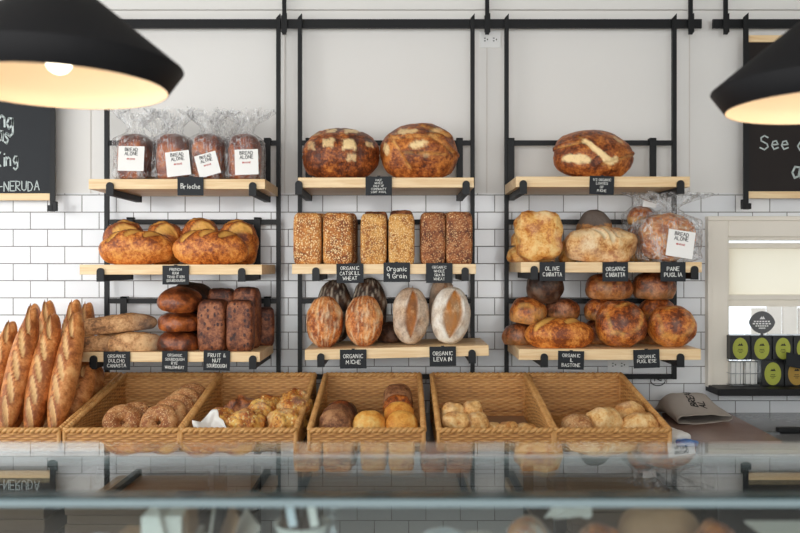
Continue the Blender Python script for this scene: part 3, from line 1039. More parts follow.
# ------------------------------------------------------------------ breads on the shelves
# --- left rack, top: bagged brioche
LOAFB = loaf('brioche_loaf', .128, .15, .192, n=3.2, flat=.82, seed=3, lump=.03, fn=top_bake(.5))


def bag_mesh(name, w, dp, h, neck, fl_w, fl_h, seed, tilt=0.0):
    vs, fs = [], []
    A, B = 72, 44
    so = Vector((seed * 4.1, seed * 2.2, seed))
    for i in range(B + 1):
        t = i / B
        if t < .62:                      # body
            k = t / .62
            rx, ry = w / 2, dp / 2
            e = sm(0, .06, k) * .3 + .7
            sh = 1 - .55 * sm(.8, 1.0, k)
            rx *= e * sh; ry *= e * sh
            z = h * (k if k < .8 else .8 + (k - .8) * .95)
            lobes = .04
        elif t < .74:                    # gather to the neck
            k = (t - .62) / .12
            rx = w / 2 * (.45 + (neck * 2 / w - .45) * sm(0, 1, k)); ry = dp / 2 * (.45 + (neck * 2 / dp - .45) * sm(0, 1, k))
            z = h + k * h * .06
            lobes = .12
        else:
            k = (t - .74) / .26
            rx = neck + (fl_w - neck) * sm(0, 1, k) ; ry = neck + (fl_w * .5 - neck) * sm(0, 1, k)
            z = h * 1.06 + k * fl_h
            lobes = .1 + .35 * k
        for j in range(A):
            a = 2 * PI * j / A
            ca, sa = math.cos(a), math.sin(a)
            n = 4.0 if t < .6 else 2.0
            r = (abs(ca) ** n + abs(sa) ** n) ** (-1 / n)
            g = Vector((ca * 2.2, sa * 2.2, t * 5))
            wr = 1 + lobes * (math.sin(a * 7 + seed + 3 * noise.noise(g + so)) * .7 + noise.noise(g * 2.3 + so)) + .03 * noise.noise(g * 5 + so)
            zz = z + (fl_h * .28 * noise.noise(Vector((ca * 3, sa * 3, seed))) * ((t - .74) / .26) if t > .74 else 0)
            vs.append((rx * r * ca * wr + tilt * max(0, t - .6) * .3, ry * r * sa * wr, max(0, zz)))
    for i in range(B):
        for j in range(A):
            a0 = i * A + j; a1 = i * A + (j + 1) % A
            fs.append((a0, a1, a1 + A, a0 + A))
    me = bpy.data.meshes.new(name)
    me.from_pydata(vs, [], fs)
    me.polygons.foreach_set('use_smooth', [True] * len(fs))
    me.update()
    return me


BAGS = [bag_mesh('bag', .152, .172, .205, .03, .085, .075, s, t) for s, t in ((1, 0), (2, .1), (3, -.1), (4, .15))]


def product_label(parent, w, h, p, ang, seed):
    o = MB().box((-w / 2, -.0008, -h / 2), (w / 2, .0, h / 2)).build('label', M['paper'], parent)
    o.location = p
    o.rotation_euler = (math.radians(-4), math.radians(ang), 0)
    l = lettering(['BREAD', 'ALONE'], h * .13, 1.3, .15, w * .6, 'c', .25, seed).build('lettering', M['ink'], o)
    l.location = (0, -.0012, h * .28)
    l = lettering(['BRIOCHE' if h < .11 else 'PANE'], h * .06, 1.3, .2, w * .4, 'c', .1, seed).build('lettering', M['ink_red'], o)
    l.location = (0, -.0012, -h * .02)
    return o


def bagged_brioche(px, d, i, lab, lbl=None):
    e = empty('bagged_brioche', (xat(px, d), d, zs('L1')), lab, 'bagged bread', 'brioche loaves in clear bags on the left top shelf')
    b = link('loaf', LOAFB, M['brioche'], e, (0, 0, .002))
    link('plastic_bag', BAGS[i], M['plastic'], e, (0, 0, 0.0005))
    if lbl:
        lx, ly, w, h, ang = lbl
        p = at(lx, ly, d - .095) - e.location
        product_label(e, m_(w, d - .095), m_(h, d - .095), (p.x, -.094, p.z), ang, i)
    return e


bagged_brioche(135.5, 3.285, 0, 'bagged brioche at the far left with a straight white label', (131, 158.5, 26, 25, 1))
bagged_brioche(174, 3.285, 1, 'second bagged brioche from the left, label tilted left', (178, 163.5, 24, 25, -7))
bagged_brioche(209, 3.285, 2, 'third bagged brioche from the left, label strongly tilted', (207.5, 164.5, 22, 23, -16))
bagged_brioche(245, 3.285, 3, 'rightmost bagged brioche in front with a straight white label', (246.5, 162, 23.5, 25.5, -2))
bagged_brioche(160, 3.435, 2, 'bagged brioche behind the first two, without visible label')
bagged_brioche(226, 3.435, 1, 'bagged brioche behind the last two, without visible label')

# --- left rack, middle: slashed batards
def bat_fn(L, W, k=3, lean=.5, w=.02):
    segs = []
    for i in range(k):
        cx = (-.5 + (i + .5) / k) * L * .74
        segs.append((cx - L * .09, -W * .20, cx + L * .09, W * .22))
    return combo(slashes(segs, w, .06, .06), top_bake(.2))


def bat(name, L, W, H, seed, k=3, w=.02, **kw):
    return loaf(name, L, W, H, n=2.15, flat=.5, seed=seed, fn=bat_fn(L, W, k, w=w), nu=64, nv=80, **kw)


G = 'slashed golden batards on the left rack'
bread('batard', bat('batard', .295, .135, .13, 1, 3, .019), M['golden'], 136.5, 3.265, zs('L2'), R(22, 0, 4), 'front golden batard with two open scores on the left', 'bread', G)
bread('batard', bat('batard', .305, .135, .132, 2, 3, .02), M['golden'], 211, 3.265, zs('L2'), R(22, 0, 5), 'front golden batard with broad scores on the right', 'bread', G)
for i, (px, w, h, rz, lab) in enumerate(((125, .178, .185, 20, 'golden loaf behind, leftmost of the back four'), (165, .155, .18, -15, 'golden loaf behind, second from the left of the back four'),
                                         (201, .168, .195, 60, 'tallest golden loaf behind, third of the back four'), (238.5, .168, .188, -30, 'golden loaf behind, rightmost of the back four'))):
    me = loaf('batard', w, .13, h, n=2.3, flat=.75, seed=11 + i, fn=combo(slashes([(-.05, -.01, .05, .015), (-.02, -.05, .06, -.03)], .017, .06, .05), top_bake(.15)), nu=56, nv=56)
    bread('batard', me, M['golden'], px, 3.425, zs('L2'), R(14, 0, 0), lab, 'bread', G)

# --- left rack, bottom: batons, rye, fruit loaves
G = 'grey floured batons on the left bottom shelf'


def baton_fn(L):
    return combo(slashes([(-L * .34, -.012, -L * .12, .018), (-L * .1, -.014, L * .12, .016), (L * .14, -.014, L * .34, .014)], .014, .06, .05),
                 lambda p, q: (0, 0, .75 * sm(.15, .75, p.x) * (0.6 + .4 * noise.noise(q * 30)), 0))


z3 = zs('L3')
bread('baton', loaf('baton', .25, .075, .066, n=2.3, flat=.5, seed=5, fn=baton_fn(.25), taper=.4), M['grey_flour'], 93, 3.215, z3, R(0, 0, 14), 'floured baton poking past the left end of the shelf', 'bread', G)
bread('baton', loaf('baton', .215, .085, .078, n=2.3, flat=.5, seed=6, fn=baton_fn(.215), taper=.4), M['grey_flour'], 136, 3.222, z3, R(0, 0, 17), 'plump floured baton beside the rye stack', 'bread', G)
bread('baton', loaf('baton', .25, .08, .07, n=2.3, flat=.5, seed=7, fn=baton_fn(.25), taper=.4), M['grey_flour'], 122, 3.33, z3, R(0, 0, 8), 'floured baton lying at the back below the top one', 'bread', G)
bread('baton', loaf('baton', .335, .085, .075, n=2.3, flat=.5, seed=8, fn=baton_fn(.335), taper=.4), M['grey_flour'], 116, 3.285, z3 + .062, R(0, -5, 12), 'long dark floured baton lying on top of the other batons', 'bread', G, sink=.004)

G = 'dark rye rounds stacked on the left bottom shelf'
for i, (px, d, dz, w, h, rot, mt, lab) in enumerate((
        (179.5, 3.265, 0, .172, .083, R(0, 0, 0), 'rye', 'dark rye round at the bottom of the front stack'),
        (180, 3.262, .08, .17, .08, R(3, 0, 40), 'rye', 'dark rye round in the middle of the front stack'),
        (180, 3.26, .156, .195, .088, R(10, -9, 80), 'rye', 'glossy dark rye round topping the front stack'),
        (190, 3.42, 0, .17, .09, R(0, 0, 10), 'rye_black', 'blackish round at the bottom behind the rye stack'),
        (192, 3.42, .088, .17, .09, R(0, 0, 50), 'rye_black', 'blackish round second from below behind the rye stack'),
        (193, 3.42, .176, .18, .09, R(4, 8, 20), 'rye_black', 'blackish round on top behind the rye stack'))):
    bread('rye_round', loaf('rye_round', w, .165, h, n=2.2, flat=.5, seed=20 + i, fn=top_bake(.1)), M[mt], px, d, z3 + dz, rot, lab, 'bread', G, sink=.003)

G = 'fruit and nut pan loaves on the left bottom shelf'
for i, (px, d, w, h, lab) in enumerate(((213.3, 3.245, .114, .208, 'upright fruit and nut loaf in front on the left'), (240.7, 3.245, .108, .206, 'upright fruit and nut loaf in front on the right'),
                                         (222, 3.36, .115, .25, 'taller fruit and nut loaf behind the left front one'), (247, 3.36, .108, .255, 'taller fruit and nut loaf behind the right front one'),
                                         (264, 3.47, .09, .165, 'fruit and nut loaf at the far right back near the upright'))):
    me = loaf('fruit_loaf', w, .1, h, n=5.5, flat=.93, seed=30 + i, lump=.02, fine=.018, fn=lambda p, q: (0, 0, 0, .5 * sm(.75, 1, p.z)), nu=64, nv=48)
    bread('fruit_loaf', me, M['fruit'], px, d, z3, R(0, 0, (-2, 3, 4, -6, 10)[i]), lab, 'bread', G)

# --- middle rack, top: two miches
def face_uv(p, q):
    """position on the loaf's broad front: across, up, and how far it faces forward"""
    sn, cs_ = math.sin(math.radians(26)), math.cos(math.radians(26))
    up = q.y * sn + q.z * cs_
    return p.x, (up - .012) / .103, -(q.y * cs_ - q.z * sn)


def grid_flour(p, q):
    # squares of flour left between the scores
    u, h, fr = face_uv(p, q)
    f = 0; disp = 0
    if fr > -.03:
        for cx, cy, rx, ry, a in ((-.23, .85, .13, .12, .85), (.31, .82, .2, .16, 1), (-.26, .24, .15, .19, .8), (.25, .18, .18, .22, 1), (-.71, .18, .1, .2, .45), (.34, -.35, .13, .15, .7), (.77, .22, .12, .12, .8), (-.62, .7, .12, .1, .4)):
            k = max(abs(u - cx) / rx, abs(h - cy) / ry) + .5 * noise.noise(q * 55) + .25 * noise.noise(q * 140)
            f = max(f, a * (1 - sm(.7, 1.05, k)))
        for c in (-.48, 0, .5):
            disp -= .022 * math.exp(-((u - c) / .05) ** 2)
        for c in (.5, -.08):
            disp -= .022 * math.exp(-((h - c) / .06) ** 2)
    return disp, 0, f * .9, .15 * (1 - f)


def leaf_flour(p, q):
    u, h, fr = face_uv(p, q)
    f = 0; disp = 0; s = 0
    if fr > -.03:
        for cx, cy, rx, ry, a in ((-.04, .08, .24, .2, 1), (-.3, .64, .3, .17, .8), (-.85, -.05, .1, .26, .9), (.42, .72, .18, .1, .5), (.2, -.35, .12, .08, .4)):
            k = math.hypot((u - cx) / rx, (h - cy - .15 * (u - cx)) / ry) + .45 * noise.noise(q * 45) + .25 * noise.noise(q * 130)
            f = max(f, a * (1 - sm(.65, 1.05, k)))
        for sg in ((-.75, .5, -.25, -.8), (-.6, .35, .5, .45), (-.35, -.25, .6, -.3), (.3, .4, .9, -.2), (.1, .9, .75, .5)):
            d, t, sd = seg_d(u, h, sg)
            disp += .055 * math.exp(-((d - .07) / .05) ** 2) * (sd > 0) - .035 * math.exp(-(d / .05) ** 2)
            s = max(s, .75 * math.exp(-(d / .05) ** 2) * (.6 + noise.noise(q * 50)))
    return disp, s, f * .9, .1


def broad_flour(p, q):
    u, h, fr = face_uv(p, q)
    f = 0; disp = 0; s = 0
    if fr > -.03:
        k = math.hypot((u + .52) / .36, (h + .4 + .1 * (u + .5)) / .2) + .35 * noise.noise(q * 45)
        f = max(f, 1 - sm(.7, 1.0, k))
        for sg, w, a in (((-.33, .3, .3, -.5), .11, 1), ((.2, -.45, .38, -.4), .14, 1), ((.5, .55, .62, .4), .08, .5)):
            d, t, sd = seg_d(u, h, sg)
            k = d / w + .5 * noise.noise(q * 50)
            f = max(f, a * (1 - sm(.65, 1.0, k)))
        for sg in ((-.45, .5, .3, -.7), (.1, -.6, .95, -.1), (-.9, .1, -.3, .35)):
            d, t, sd = seg_d(u, h, sg)
            disp += .04 * math.exp(-((d - .1) / .05) ** 2) * (sd > 0) - .03 * math.exp(-(d / .05) ** 2)
            s = max(s, .5 * math.exp(-(d / .04) ** 2))
    return disp, s, f, .12


G = 'big round miches on the top shelves'
bread('miche', loaf('miche', .318, .27, .185, n=2.25, flat=.6, seed=41, lump=.03, fn=grid_flour, nu=96, nv=96), M['miche'], 341, 3.335, zs('C1'), R(26, 0, 0), 'big round miche with square floured patches on the middle rack', 'bread', G)
bread('miche', loaf('miche', .322, .27, .2, n=2.25, flat=.6, seed=43, lump=.04, fn=leaf_flour, nu=96, nv=96), M['miche'], 419.5, 3.335, zs('C1'), R(26, 0, 0), 'big round miche with leaf like folds on the middle rack', 'bread', G)
bread('miche', loaf('miche', .322, .26, .17, n=2.3, flat=.6, seed=45, lump=.03, fn=broad_flour, nu=96, nv=96), M['miche'], 593, 3.335, zs('R1'), R(26, 2, 0), 'single big miche with white floury gashes on the right rack', 'bread', G)

# --- middle rack, middle: seeded pan loaves
G = 'seeded pan loaves on the middle rack'
zc = zs('C2')
for i, (px, d, w, h, mt, lab) in enumerate((
        (308.3, 3.25, .114, .208, 'oat', 'golden oat crusted pan loaf, first from the left'), (338.5, 3.25, .118, .208, 'oat', 'golden oat crusted pan loaf, second from the left'),
        (373.7, 3.25, .106, .204, 'nine_grain', 'pale grain crusted pan loaf, third from the left'), (401.4, 3.25, .106, .204, 'nine_grain', 'pale grain crusted pan loaf, fourth from the left'),
        (432.5, 3.25, .1, .21, 'whole_grain', 'brown seeded pan loaf, fifth from the left'), (458.8, 3.25, .108, .212, 'whole_grain', 'brown seeded pan loaf, rightmost'),
        (317, 3.365, .11, .214, 'oat', 'oat crusted pan loaf behind the first one'), (345.5, 3.365, .1, .214, 'whole_grain', 'darker pan loaf behind the second oat loaf'),
        (376, 3.365, .1, .222, 'fruit', 'dark topped pan loaf behind the third loaf'), (401.5, 3.365, .1, .226, 'fruit', 'dark topped pan loaf behind the fourth loaf'),
        (441, 3.365, .11, .216, 'whole_grain', 'brown pan loaf behind the two rightmost'))):
    me = loaf('seeded_loaf', w, .104, h, n=7.0, flat=.94, seed=50 + i, lump=.014, fine=.016, nu=72, nv=48)
    bread('seeded_loaf', me, M[mt], px, d, zc, R(0, 0, (0, -2, 1, 0, 2, -2, 0, 0, 0, 0, 0)[i]), lab, 'bread', G)

# --- middle rack, bottom: ovals standing on end
def streaks(p, q):
    f = 0; s = 0
    if p.z > -.3:
        yy = q.y / (1.05 - .6 * p.x * p.x)
        a = noise.noise(Vector((q.x * 18, yy * 95, 3)))
        b = noise.noise(Vector((q.x * 45 + 3, yy * 170, 8)))
        f = max(0, a * 1.2 + b * 1.0) * .75
        s = max(0, noise.noise(Vector((q.x * 12 + 9, yy * 60, 5)))) * .9
    return .03 * (f - .2), s, f, .12


def one_slash(w, flo):
    def fn(p, q):
        d = abs(q.y + .004 + .006 * math.sin(q.x * 20))
        t = 1 - min(1, abs(p.x + .02) / .86) ** 2
        ww = w * max(.01, t)
        k = d / ww
        inside = (1 - sm(.75, 1.05, k)) if p.z > 0 else 0
        edge = math.exp(-((k - 1.05) / .16) ** 2) if p.z > 0 else 0
        m = .5 + .9 * noise.noise(Vector((q.x * 16, q.y * 60, 4)))
        return (-.06 * inside + .09 * edge + .05 * inside * m, inside * max(0, min(1, m)), (1 - inside) * flo * (.75 + .6 * noise.noise(q * 26)), edge * .4 + inside * .45)
    return fn


G = 'oval sourdoughs standing on end on the middle rack'
for i, (px, w, h, mt, fn, lab) in enumerate((
        (324.5, .15, .21, 'miche_orange', streaks, 'orange oval loaf with white flour streaks, leftmost of the standing ovals'),
        (364, .154, .212, 'miche_orange', streaks, 'orange oval loaf with flour streaks, second of the standing ovals'),
        (411, .15, .234, 'levain', one_slash(.026, .55), 'greyish floured oval loaf split by one dark gash'),
        (451, .16, .235, 'levain_white', one_slash(.042, .95), 'white floured oval loaf with a wide golden gash, rightmost'))):
    me = loaf('oval_sourdough', h, w, .105, n=2.15, flat=.5, seed=60 + i, lump=.03, fn=fn, nu=88, nv=88)
    bread('oval_sourdough', me, M[mt], px, 3.275, zs('C3', px), R(76, 0, 0, 90) if i != 3 else R(76, 4, 0, 90), lab, 'bread', G, sink=.003)
for i, (px, w, h, lab) in enumerate(((334, .155, .275, 'blackish oval loaf behind the leftmost standing oval'), (369, .155, .28, 'blackish oval loaf behind the second standing oval'), (443, .12, .275, 'brown oval loaf behind the white floured one'))):
    me = loaf('oval_sourdough', h, w, .1, n=2.2, flat=.5, seed=70 + i, lump=.03, fn=streaks if i < 2 else one_slash(.02, .5))
    bread('oval_sourdough', me, M['rye_black' if i < 2 else 'bun_brown'], px, 3.435, zs('C3', px, 3.43), R(82, 0, 0, 90), lab, 'bread', G, sink=.003)
bread('oval_sourdough', loaf('oval_sourdough', .12, .12, .09, seed=75), M['rye_black'], 391, 3.42, zs('C3', 391, 3.42), R(), 'small dark loaf low behind the gap between the ovals', 'bread', G)

# --- right rack, middle: ciabatta and bagged bread
G = 'olive ciabattas on the right rack'
z2 = zs('R2')


def lump_fn(k, sc):
    return lambda p, q: (k * noise.noise(q * sc), .3 * max(0, noise.noise(q * 25)), .4 * max(0, noise.noise(q * 18 + Vector((4, 4, 4)))), 0)


bread('ciabatta', loaf('ciabatta', .185, .2, .085, n=3.6, flat=.6, seed=81, lump=.07, fine=.02, fn=lump_fn(.1, 22), nu=72, nv=72), M['olive'], 539, 3.262, z2, R(78, 0, -4), 'olive ciabatta slab standing upright in front', 'bread', G)
bread('ciabatta', loaf('ciabatta', .2, .11, .075, n=2.8, flat=.5, seed=82, lump=.06, fn=lump_fn(.06, 22)), M['olive'], 531, 3.385, z2, R(0, 0, 12), 'olive ciabatta lying low behind the slab', 'bread', G)
bread('ciabatta', loaf('ciabatta', .19, .11, .075, n=2.8, flat=.5, seed=83, lump=.06, fn=lump_fn(.06, 22)), M['olive'], 534, 3.395, z2 + .072, R(0, 0, -14), 'olive ciabatta on top of the low one behind the slab', 'bread', G, sink=.004)

G = 'pale ciabattas on the right rack'


def ciab_fn(p, q):
    s = 0; disp = .09 * noise.noise(q * 20 + Vector((1, 2, 3)))
    if p.z > -.1:
        for s_, w in (((-.045, .005, -.005, -.045), .009), ((-.01, .02, .03, -.05), .011), ((.03, .01, .05, -.04), .008)):
            d, t, sd = seg_d(q.x, q.y, s_)
            s = max(s, 1 - sm(.6, 1.2, d / w)); disp -= .1 * math.exp(-(d / w) ** 2); disp += .05 * math.exp(-((d / w - 1.6) / .5) ** 2)
    return disp, s, .35 * max(0, .3 + noise.noise(q * 16)), 0


bread('ciabatta', loaf('ciabatta', .288, .13, .128, n=2.7, flat=.55, seed=85, lump=.08, fine=.02, fn=ciab_fn, nu=80, nv=96), M['ciabatta'], 602, 3.27, z2, R(24, 0, 0), 'broad floury ciabatta with open scores in front', 'bread', G)
bread('ciabatta', loaf('ciabatta', .145, .11, .222, n=2.8, flat=.85, seed=86, lump=.05, fn=lambda p, q: (0, 0, .9 * sm(.72, .8, p.z) * 0, 1.0 * sm(.5, .62, p.z)), nu=56, nv=56), M['crowned'], 594, 3.44, z2, R(4, 0, 0), 'ciabatta standing behind with a dark grey crown', 'bread', G)
bread('ciabatta', loaf('ciabatta', .075, .1, .1, n=2.6, flat=.7, seed=87, lump=.06), M['olive'], 568, 3.42, z2, R(), 'small golden piece between the olive slab and the broad ciabatta', 'bread', G)


def bagged(name, px, d, w, dp, h, lab, grp, seed, neck=.025, fl=(.1, .07), tilt=0):
    e = empty(name, (xat(px, d), d, z2), lab, 'bagged bread', grp)
    link('plastic_bag', bag_mesh('plastic_bag', w, dp, h, neck, fl[0], fl[1], seed, tilt), M['plastic'], e, (0, 0, .0005))
    return e


e = bagged('bagged_round_loaf', 668, 3.275, .248, .16, .205, 'bagged round loaf with white label and gathered top', 'bagged breads on the right rack', 7, .03, (.12, .065), .25)
me = loaf('loaf', .222, .195, .12, n=2.4, flat=.55, seed=88, fn=streaks, nu=72, nv=72)
o = link('loaf', me, M['miche_orange'], e)
rest(o, me, 0, 0, .003, R(80, 0, 0))
o.location.y -= 0
product_label(e, m_(27, 3.19), m_(27, 3.19), (m_(673 - 668, 3.2), -.09, zat(244, 3.19) - z2), 9, 3)
e = bagged('bagged_rolls', 640, 3.43, .14, .13, .25, 'bag of stacked glossy rolls behind the bagged round loaf', 'bagged breads on the right rack', 9, .03, (.09, .05), .1)
for k in range(3):
    me = loaf('roll', .112, .11, .08, seed=90 + k, fn=lambda p, q: (0, .8 * (1 - sm(-.1, .25, p.z)), 0, .15))
    o = link('roll', me, M['boule'], e, (-.004 + .004 * k, 0, .002 + .079 * k))
o = MB().box((-.028, 0, -.014), (.028, .001, .014)).build('label', M['paper'], e)
o.location = (.02, -.069, .245); o.rotation_euler = (.2, .1, 0)

# --- right rack, bottom: boules
G = 'chestnut brown boules and long loaves on the right bottom shelf'
z3 = zs('R3')


def cross_fn(p, q):
    if p.z < -.1: return 0, 0, 0, 0
    k = 0
    for sg in ((-.062, -.045, -.07, .02), (-.055, -.06, -.01, -.072), (-.03, .05, .03, .065), (.06, -.03, .072, .02), (.02, -.066, .055, -.045)):
        d, t, sd = seg_d(q.x, q.y, sg)
        k = max(k, (1 - sm(.2, 1.0, d / .011)) * (.55 + .6 * noise.noise(q * 60)))
    return -.01 * k, max(0, k) * .8, 0, .25 * (1 - sm(.02, .05, q.xy.length))


def wet(p, q):
    return (0, .35 * (1 - sm(-.25, .15, p.z)), .15 * max(0, noise.noise(q * 24)), .2 * sm(.2, .9, p.z))


bl_ = combo(cross_fn, wet)
for (px, d, dz, w, dp, h, rot, mt, fn, lab) in (
        (621.5, 3.272, 0, .205, .192, .13, R(62, 0, 0), 'boule', bl_, 'front round boule in the middle, tilted to face forward'),
        (672, 3.272, 0, .19, .168, .13, R(60, 0, 0), 'boule', bl_, 'front round boule on the right, tilted to face forward'),
        (559.5, 3.262, 0, .276, .135, .115, R(14, 0, 2), 'golden', combo(slashes([(.02, -.03, .1, .03), (-.1, -.035, -.02, .02)], .02, .04, .05), top_bake(.05)), 'long golden loaf with an oval score in front on the left'),
        (519.5, 3.385, 0, .14, .14, .092, R(0, 0, 20), 'boule_dark', wet, 'brown boule low at the left end of the shelf'),
        (528, 3.385, .086, .158, .15, .112, R(8, 0, 60), 'boule', bl_, 'brown boule resting on the lower left one'),
        (561, 3.43, 0, .145, .14, .11, R(), 'boule_dark', wet, 'dark boule hidden low behind the long golden loaf'),
        (562, 3.43, .105, .14, .14, .092, R(0, 0, 40), 'boule_dark', wet, 'dark boule peeping above the long golden loaf'),
        (545, 3.385, .175, .155, .14, .122, R(34, 0, 0), 'rye_black', wet, 'darkest boule crowning the left cluster'),
        (601, 3.43, 0, .16, .15, .105, R(), 'boule_dark', wet, 'boule at the bottom behind the middle front boule'),
        (604, 3.43, .1, .165, .15, .1, R(0, 0, 30), 'boule', wet, 'boule second from below behind the middle front boule'),
        (609, 3.41, .192, .2, .15, .108, R(8, 0, 0), 'boule_dark', bl_, 'wide boule on top behind the middle front boule'),
        (655, 3.43, 0, .16, .15, .105, R(), 'boule_dark', wet, 'boule at the bottom behind the right front boule'),
        (656, 3.43, .1, .165, .15, .1, R(0, 0, 70), 'boule', wet, 'boule second from below behind the right front boule'),
        (654.5, 3.41, .192, .178, .15, .118, R(5, 0, 0), 'boule_dark', wet, 'squarish dark boule on top behind the right front boule')):
    me = loaf('boule', w, dp, h, n=2.3, flat=.55, seed=int(px * 3 + dz * 100) % 97, lump=.045, fn=fn, nu=64, nv=64)
    bread('boule', me, M[mt], px, d, z3 + dz, rot, lab, 'bread', G, sink=.004)

# ------------------------------------------------------------------ back counter
CT = .90
CF = 2.77
ctr = empty('back_counter', (0, 3.2, 0), 'grey stone counter along the tiled wall under the baskets', 'counter')
o = MB().box((-2.6, CF - 3.2, CT - .035), (2.9, WY - 3.2 - .001, CT), bevel=.003).build('worktop', M['counter'], ctr)
for x0, x1 in ((-2.6, -.62), (.55, 2.9)):
    MB().box((x0, CF + .05 - 3.2, .50), (x1, WY - 3.2 - .004, .53)).build('lower_shelf', M['kraft_dark'], ctr)
for x in (-2.55, -.64, .57, 1.1, 2.85):
    MB().box((x - .02, CF + .06 - 3.2, 0), (x + .02, CF + .10 - 3.2, CT - .035)).build('leg', M['black'], ctr)
    MB().box((x - .02, WY - .06 - 3.2, 0), (x + .02, WY - .02 - 3.2, CT - .035)).build('leg', M['black'], ctr)
MB().box((-2.59, CF + .05 - 3.2, 0), (-2.57, WY - .005 - 3.2, CT - .036)).build('end_panel', M['dark_cab'], ctr)  # unseen panel, added to keep side light from under the counter
MB().box((1.12, CF + .04 - 3.2, .1), (2.82, CF + .058 - 3.2, CT - .037)).build('cabinet_door', M['dark_cab'], ctr)

# kraft bag bundles under the counter
for i, (x, w, d0, dp, h, txt, lab) in enumerate(((-1.48, .42, 2.86, .5, .2, ['BREAD', 'ALONE'], 'dark brown bundle of paper bags under the counter at far left'),
                                                  (-1.0, .4, 2.86, .5, .17, ['OLIVE'], 'brown bundle of paper bags under the counter beside the far left one'),
                                                  (.8, .36, 2.9, .5, .22, None, 'brown bundle of paper bags under the counter right of the tiled gap'))):
    o = empty('paper_bag_bundle', (x, d0 + dp / 2, .53), lab, 'paper bags', 'bundles of brown paper bags under the counter')
    mb = MB()
    for k in range(5):
        j = (k % 2) * .006
        mb.box((-w / 2 + j, -dp / 2 + j, h * k / 5 + .0005), (w / 2 - j, dp / 2, h * (k + 1) / 5), bevel=.004)
    mb.build('bag_stack', M['kraft_dark'], o)
    if txt:
        l = lettering(txt, .03, 1.4, .2, w * .4, 'c', .1, i).build('lettering', M['ink'], o)
        l.location = (.05, -.1, h + .0008); l.rotation_euler = (-PI / 2, 0, 0)

# ------------------------------------------------------------------ wicker baskets
BW, BDp, BHf, BHb = .405, .63, .074, .186


def weave_panel(name, w, hf, origin, ux, uy, un, rows_m=.0086, stake=.027, hfun=None, amp=.0034, th=.0034):
    """woven sheet: u along ux (length w), v along uy up to hfun(u); un is its outward normal"""
    hmax = max(hfun(0), hfun(1))
    rows = max(4, round(hmax / rows_m)); st = max(4, round(w / stake))
    nu, nv = st * 4, rows * 3
    vs, tone, fs = [], [], []
    rnd = random.Random(int(w * 1000) + rows)
    rt = [rnd.random() for _ in range(rows + 1)]
    O, X, Y, NN = Vector(origin), Vector(ux), Vector(uy), Vector(un)
    for side in (1, -1):
        for j in range(nv + 1):
            v = j / nv
            r = v * rows
            ri = min(rows - 1, int(r + 1e-6)); fr = r - ri
            t = th * math.sqrt(max(0.0, 1 - (2 * fr - 1) ** 2)) + .0003
            for i in range(nu + 1):
                u = i / nu
                off = amp * math.cos(PI * (u * st + ri)) if 0 < fr < 1 else 0.0
                p = O + X * (u * w) + Y * (v * hfun(u)) + NN * (off + side * t)
                vs.append(p)
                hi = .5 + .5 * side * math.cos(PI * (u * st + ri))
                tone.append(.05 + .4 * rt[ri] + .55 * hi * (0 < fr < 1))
    n1 = (nu + 1) * (nv + 1)
    for s in (0, 1):
        for j in range(nv):
            for i in range(nu):
                a = s * n1 + j * (nu + 1) + i
                q = (a, a + 1, a + nu + 2, a + nu + 1)
                fs.append(q if s == 0 else q[::-1])
    me = bpy.data.meshes.new(name)
    me.from_pydata([tuple(v) for v in vs], [], fs)
    me.polygons.foreach_set('use_smooth', [True] * len(fs))
    a = me.attributes.new('tone', 'FLOAT', 'POINT'); a.data.foreach_set('value', tone)
    me.update()
    return me


def rope(mb, path, r=.0085, rr=.007, pitch=.032, sides=6):
    """two strands twisted round each other along a closed path"""
    pts = []
    for a, b in zip(path, path[1:] + path[:1]):
        a, b = Vector(a), Vector(b)
        n = max(2, int((b - a).length / .005))
        pts += [a + (b - a) * k / n for k in range(n)]
    s = 0
    A, B = [], []
    for i, p in enumerate(pts):
        t = (pts[(i + 1) % len(pts)] - p)
        s += t.length
        t.normalize()
        side = t.cross(Vector((0, 0, 1))).normalized(); up = side.cross(t)
        an = 2 * PI * s / pitch
        off = (side * math.cos(an) + up * math.sin(an)) * (r * .62)
        A.append(p + off); B.append(p - off)
    mb.tube(A, rr, sides, 0, True); mb.tube(B, rr, sides, 0, True)


hw = BW / 2
P_front = weave_panel('front_panel', BW, BHf, (-hw, 0, 0), (1, 0, 0), (0, 0, 1), (0, -1, 0), hfun=lambda u: BHf)
P_back = weave_panel('back_panel', BW, BHb, (-hw, BDp, 0), (1, 0, 0), (0, 0, 1), (0, -1, 0), hfun=lambda u: BHb)
P_left = weave_panel('side_panel', BDp, BHb, (-hw, 0, 0), (0, 1, 0), (0, 0, 1), (1, 0, 0), hfun=lambda u: BHf + (BHb - BHf) * u)
P_right = weave_panel('side_panel', BDp, BHb, (hw, 0, 0), (0, 1, 0), (0, 0, 1), (-1, 0, 0), hfun=lambda u: BHf + (BHb - BHf) * u)
P_bottom = weave_panel('bottom_panel', BW, BDp, (-hw, 0, .006), (1, 0, 0), (0, 1, 0), (0, 0, 1), rows_m=.012, hfun=lambda u: BDp)
mbr = MB()
rope(mbr, [(-hw, 0, BHf), (hw, 0, BHf), (hw, BDp, BHb), (-hw, BDp, BHb)], .0075, .0075, .04)
P_rim = mbr.mesh('rim')
mbr = MB()
rope(mbr, [(-hw, 0, .007), (hw, 0, .007), (hw, BDp, .007), (-hw, BDp, .007)], .006, .0055)
P_foot = mbr.mesh('base_band')
for me_ in (P_rim, P_foot):
    a = me_.attributes.new('tone', 'FLOAT', 'POINT'); a.data.foreach_set('value', [.55 + .4 * noise.noise(Vector(v.co) * 60) for v in me_.vertices])
POSTS = []
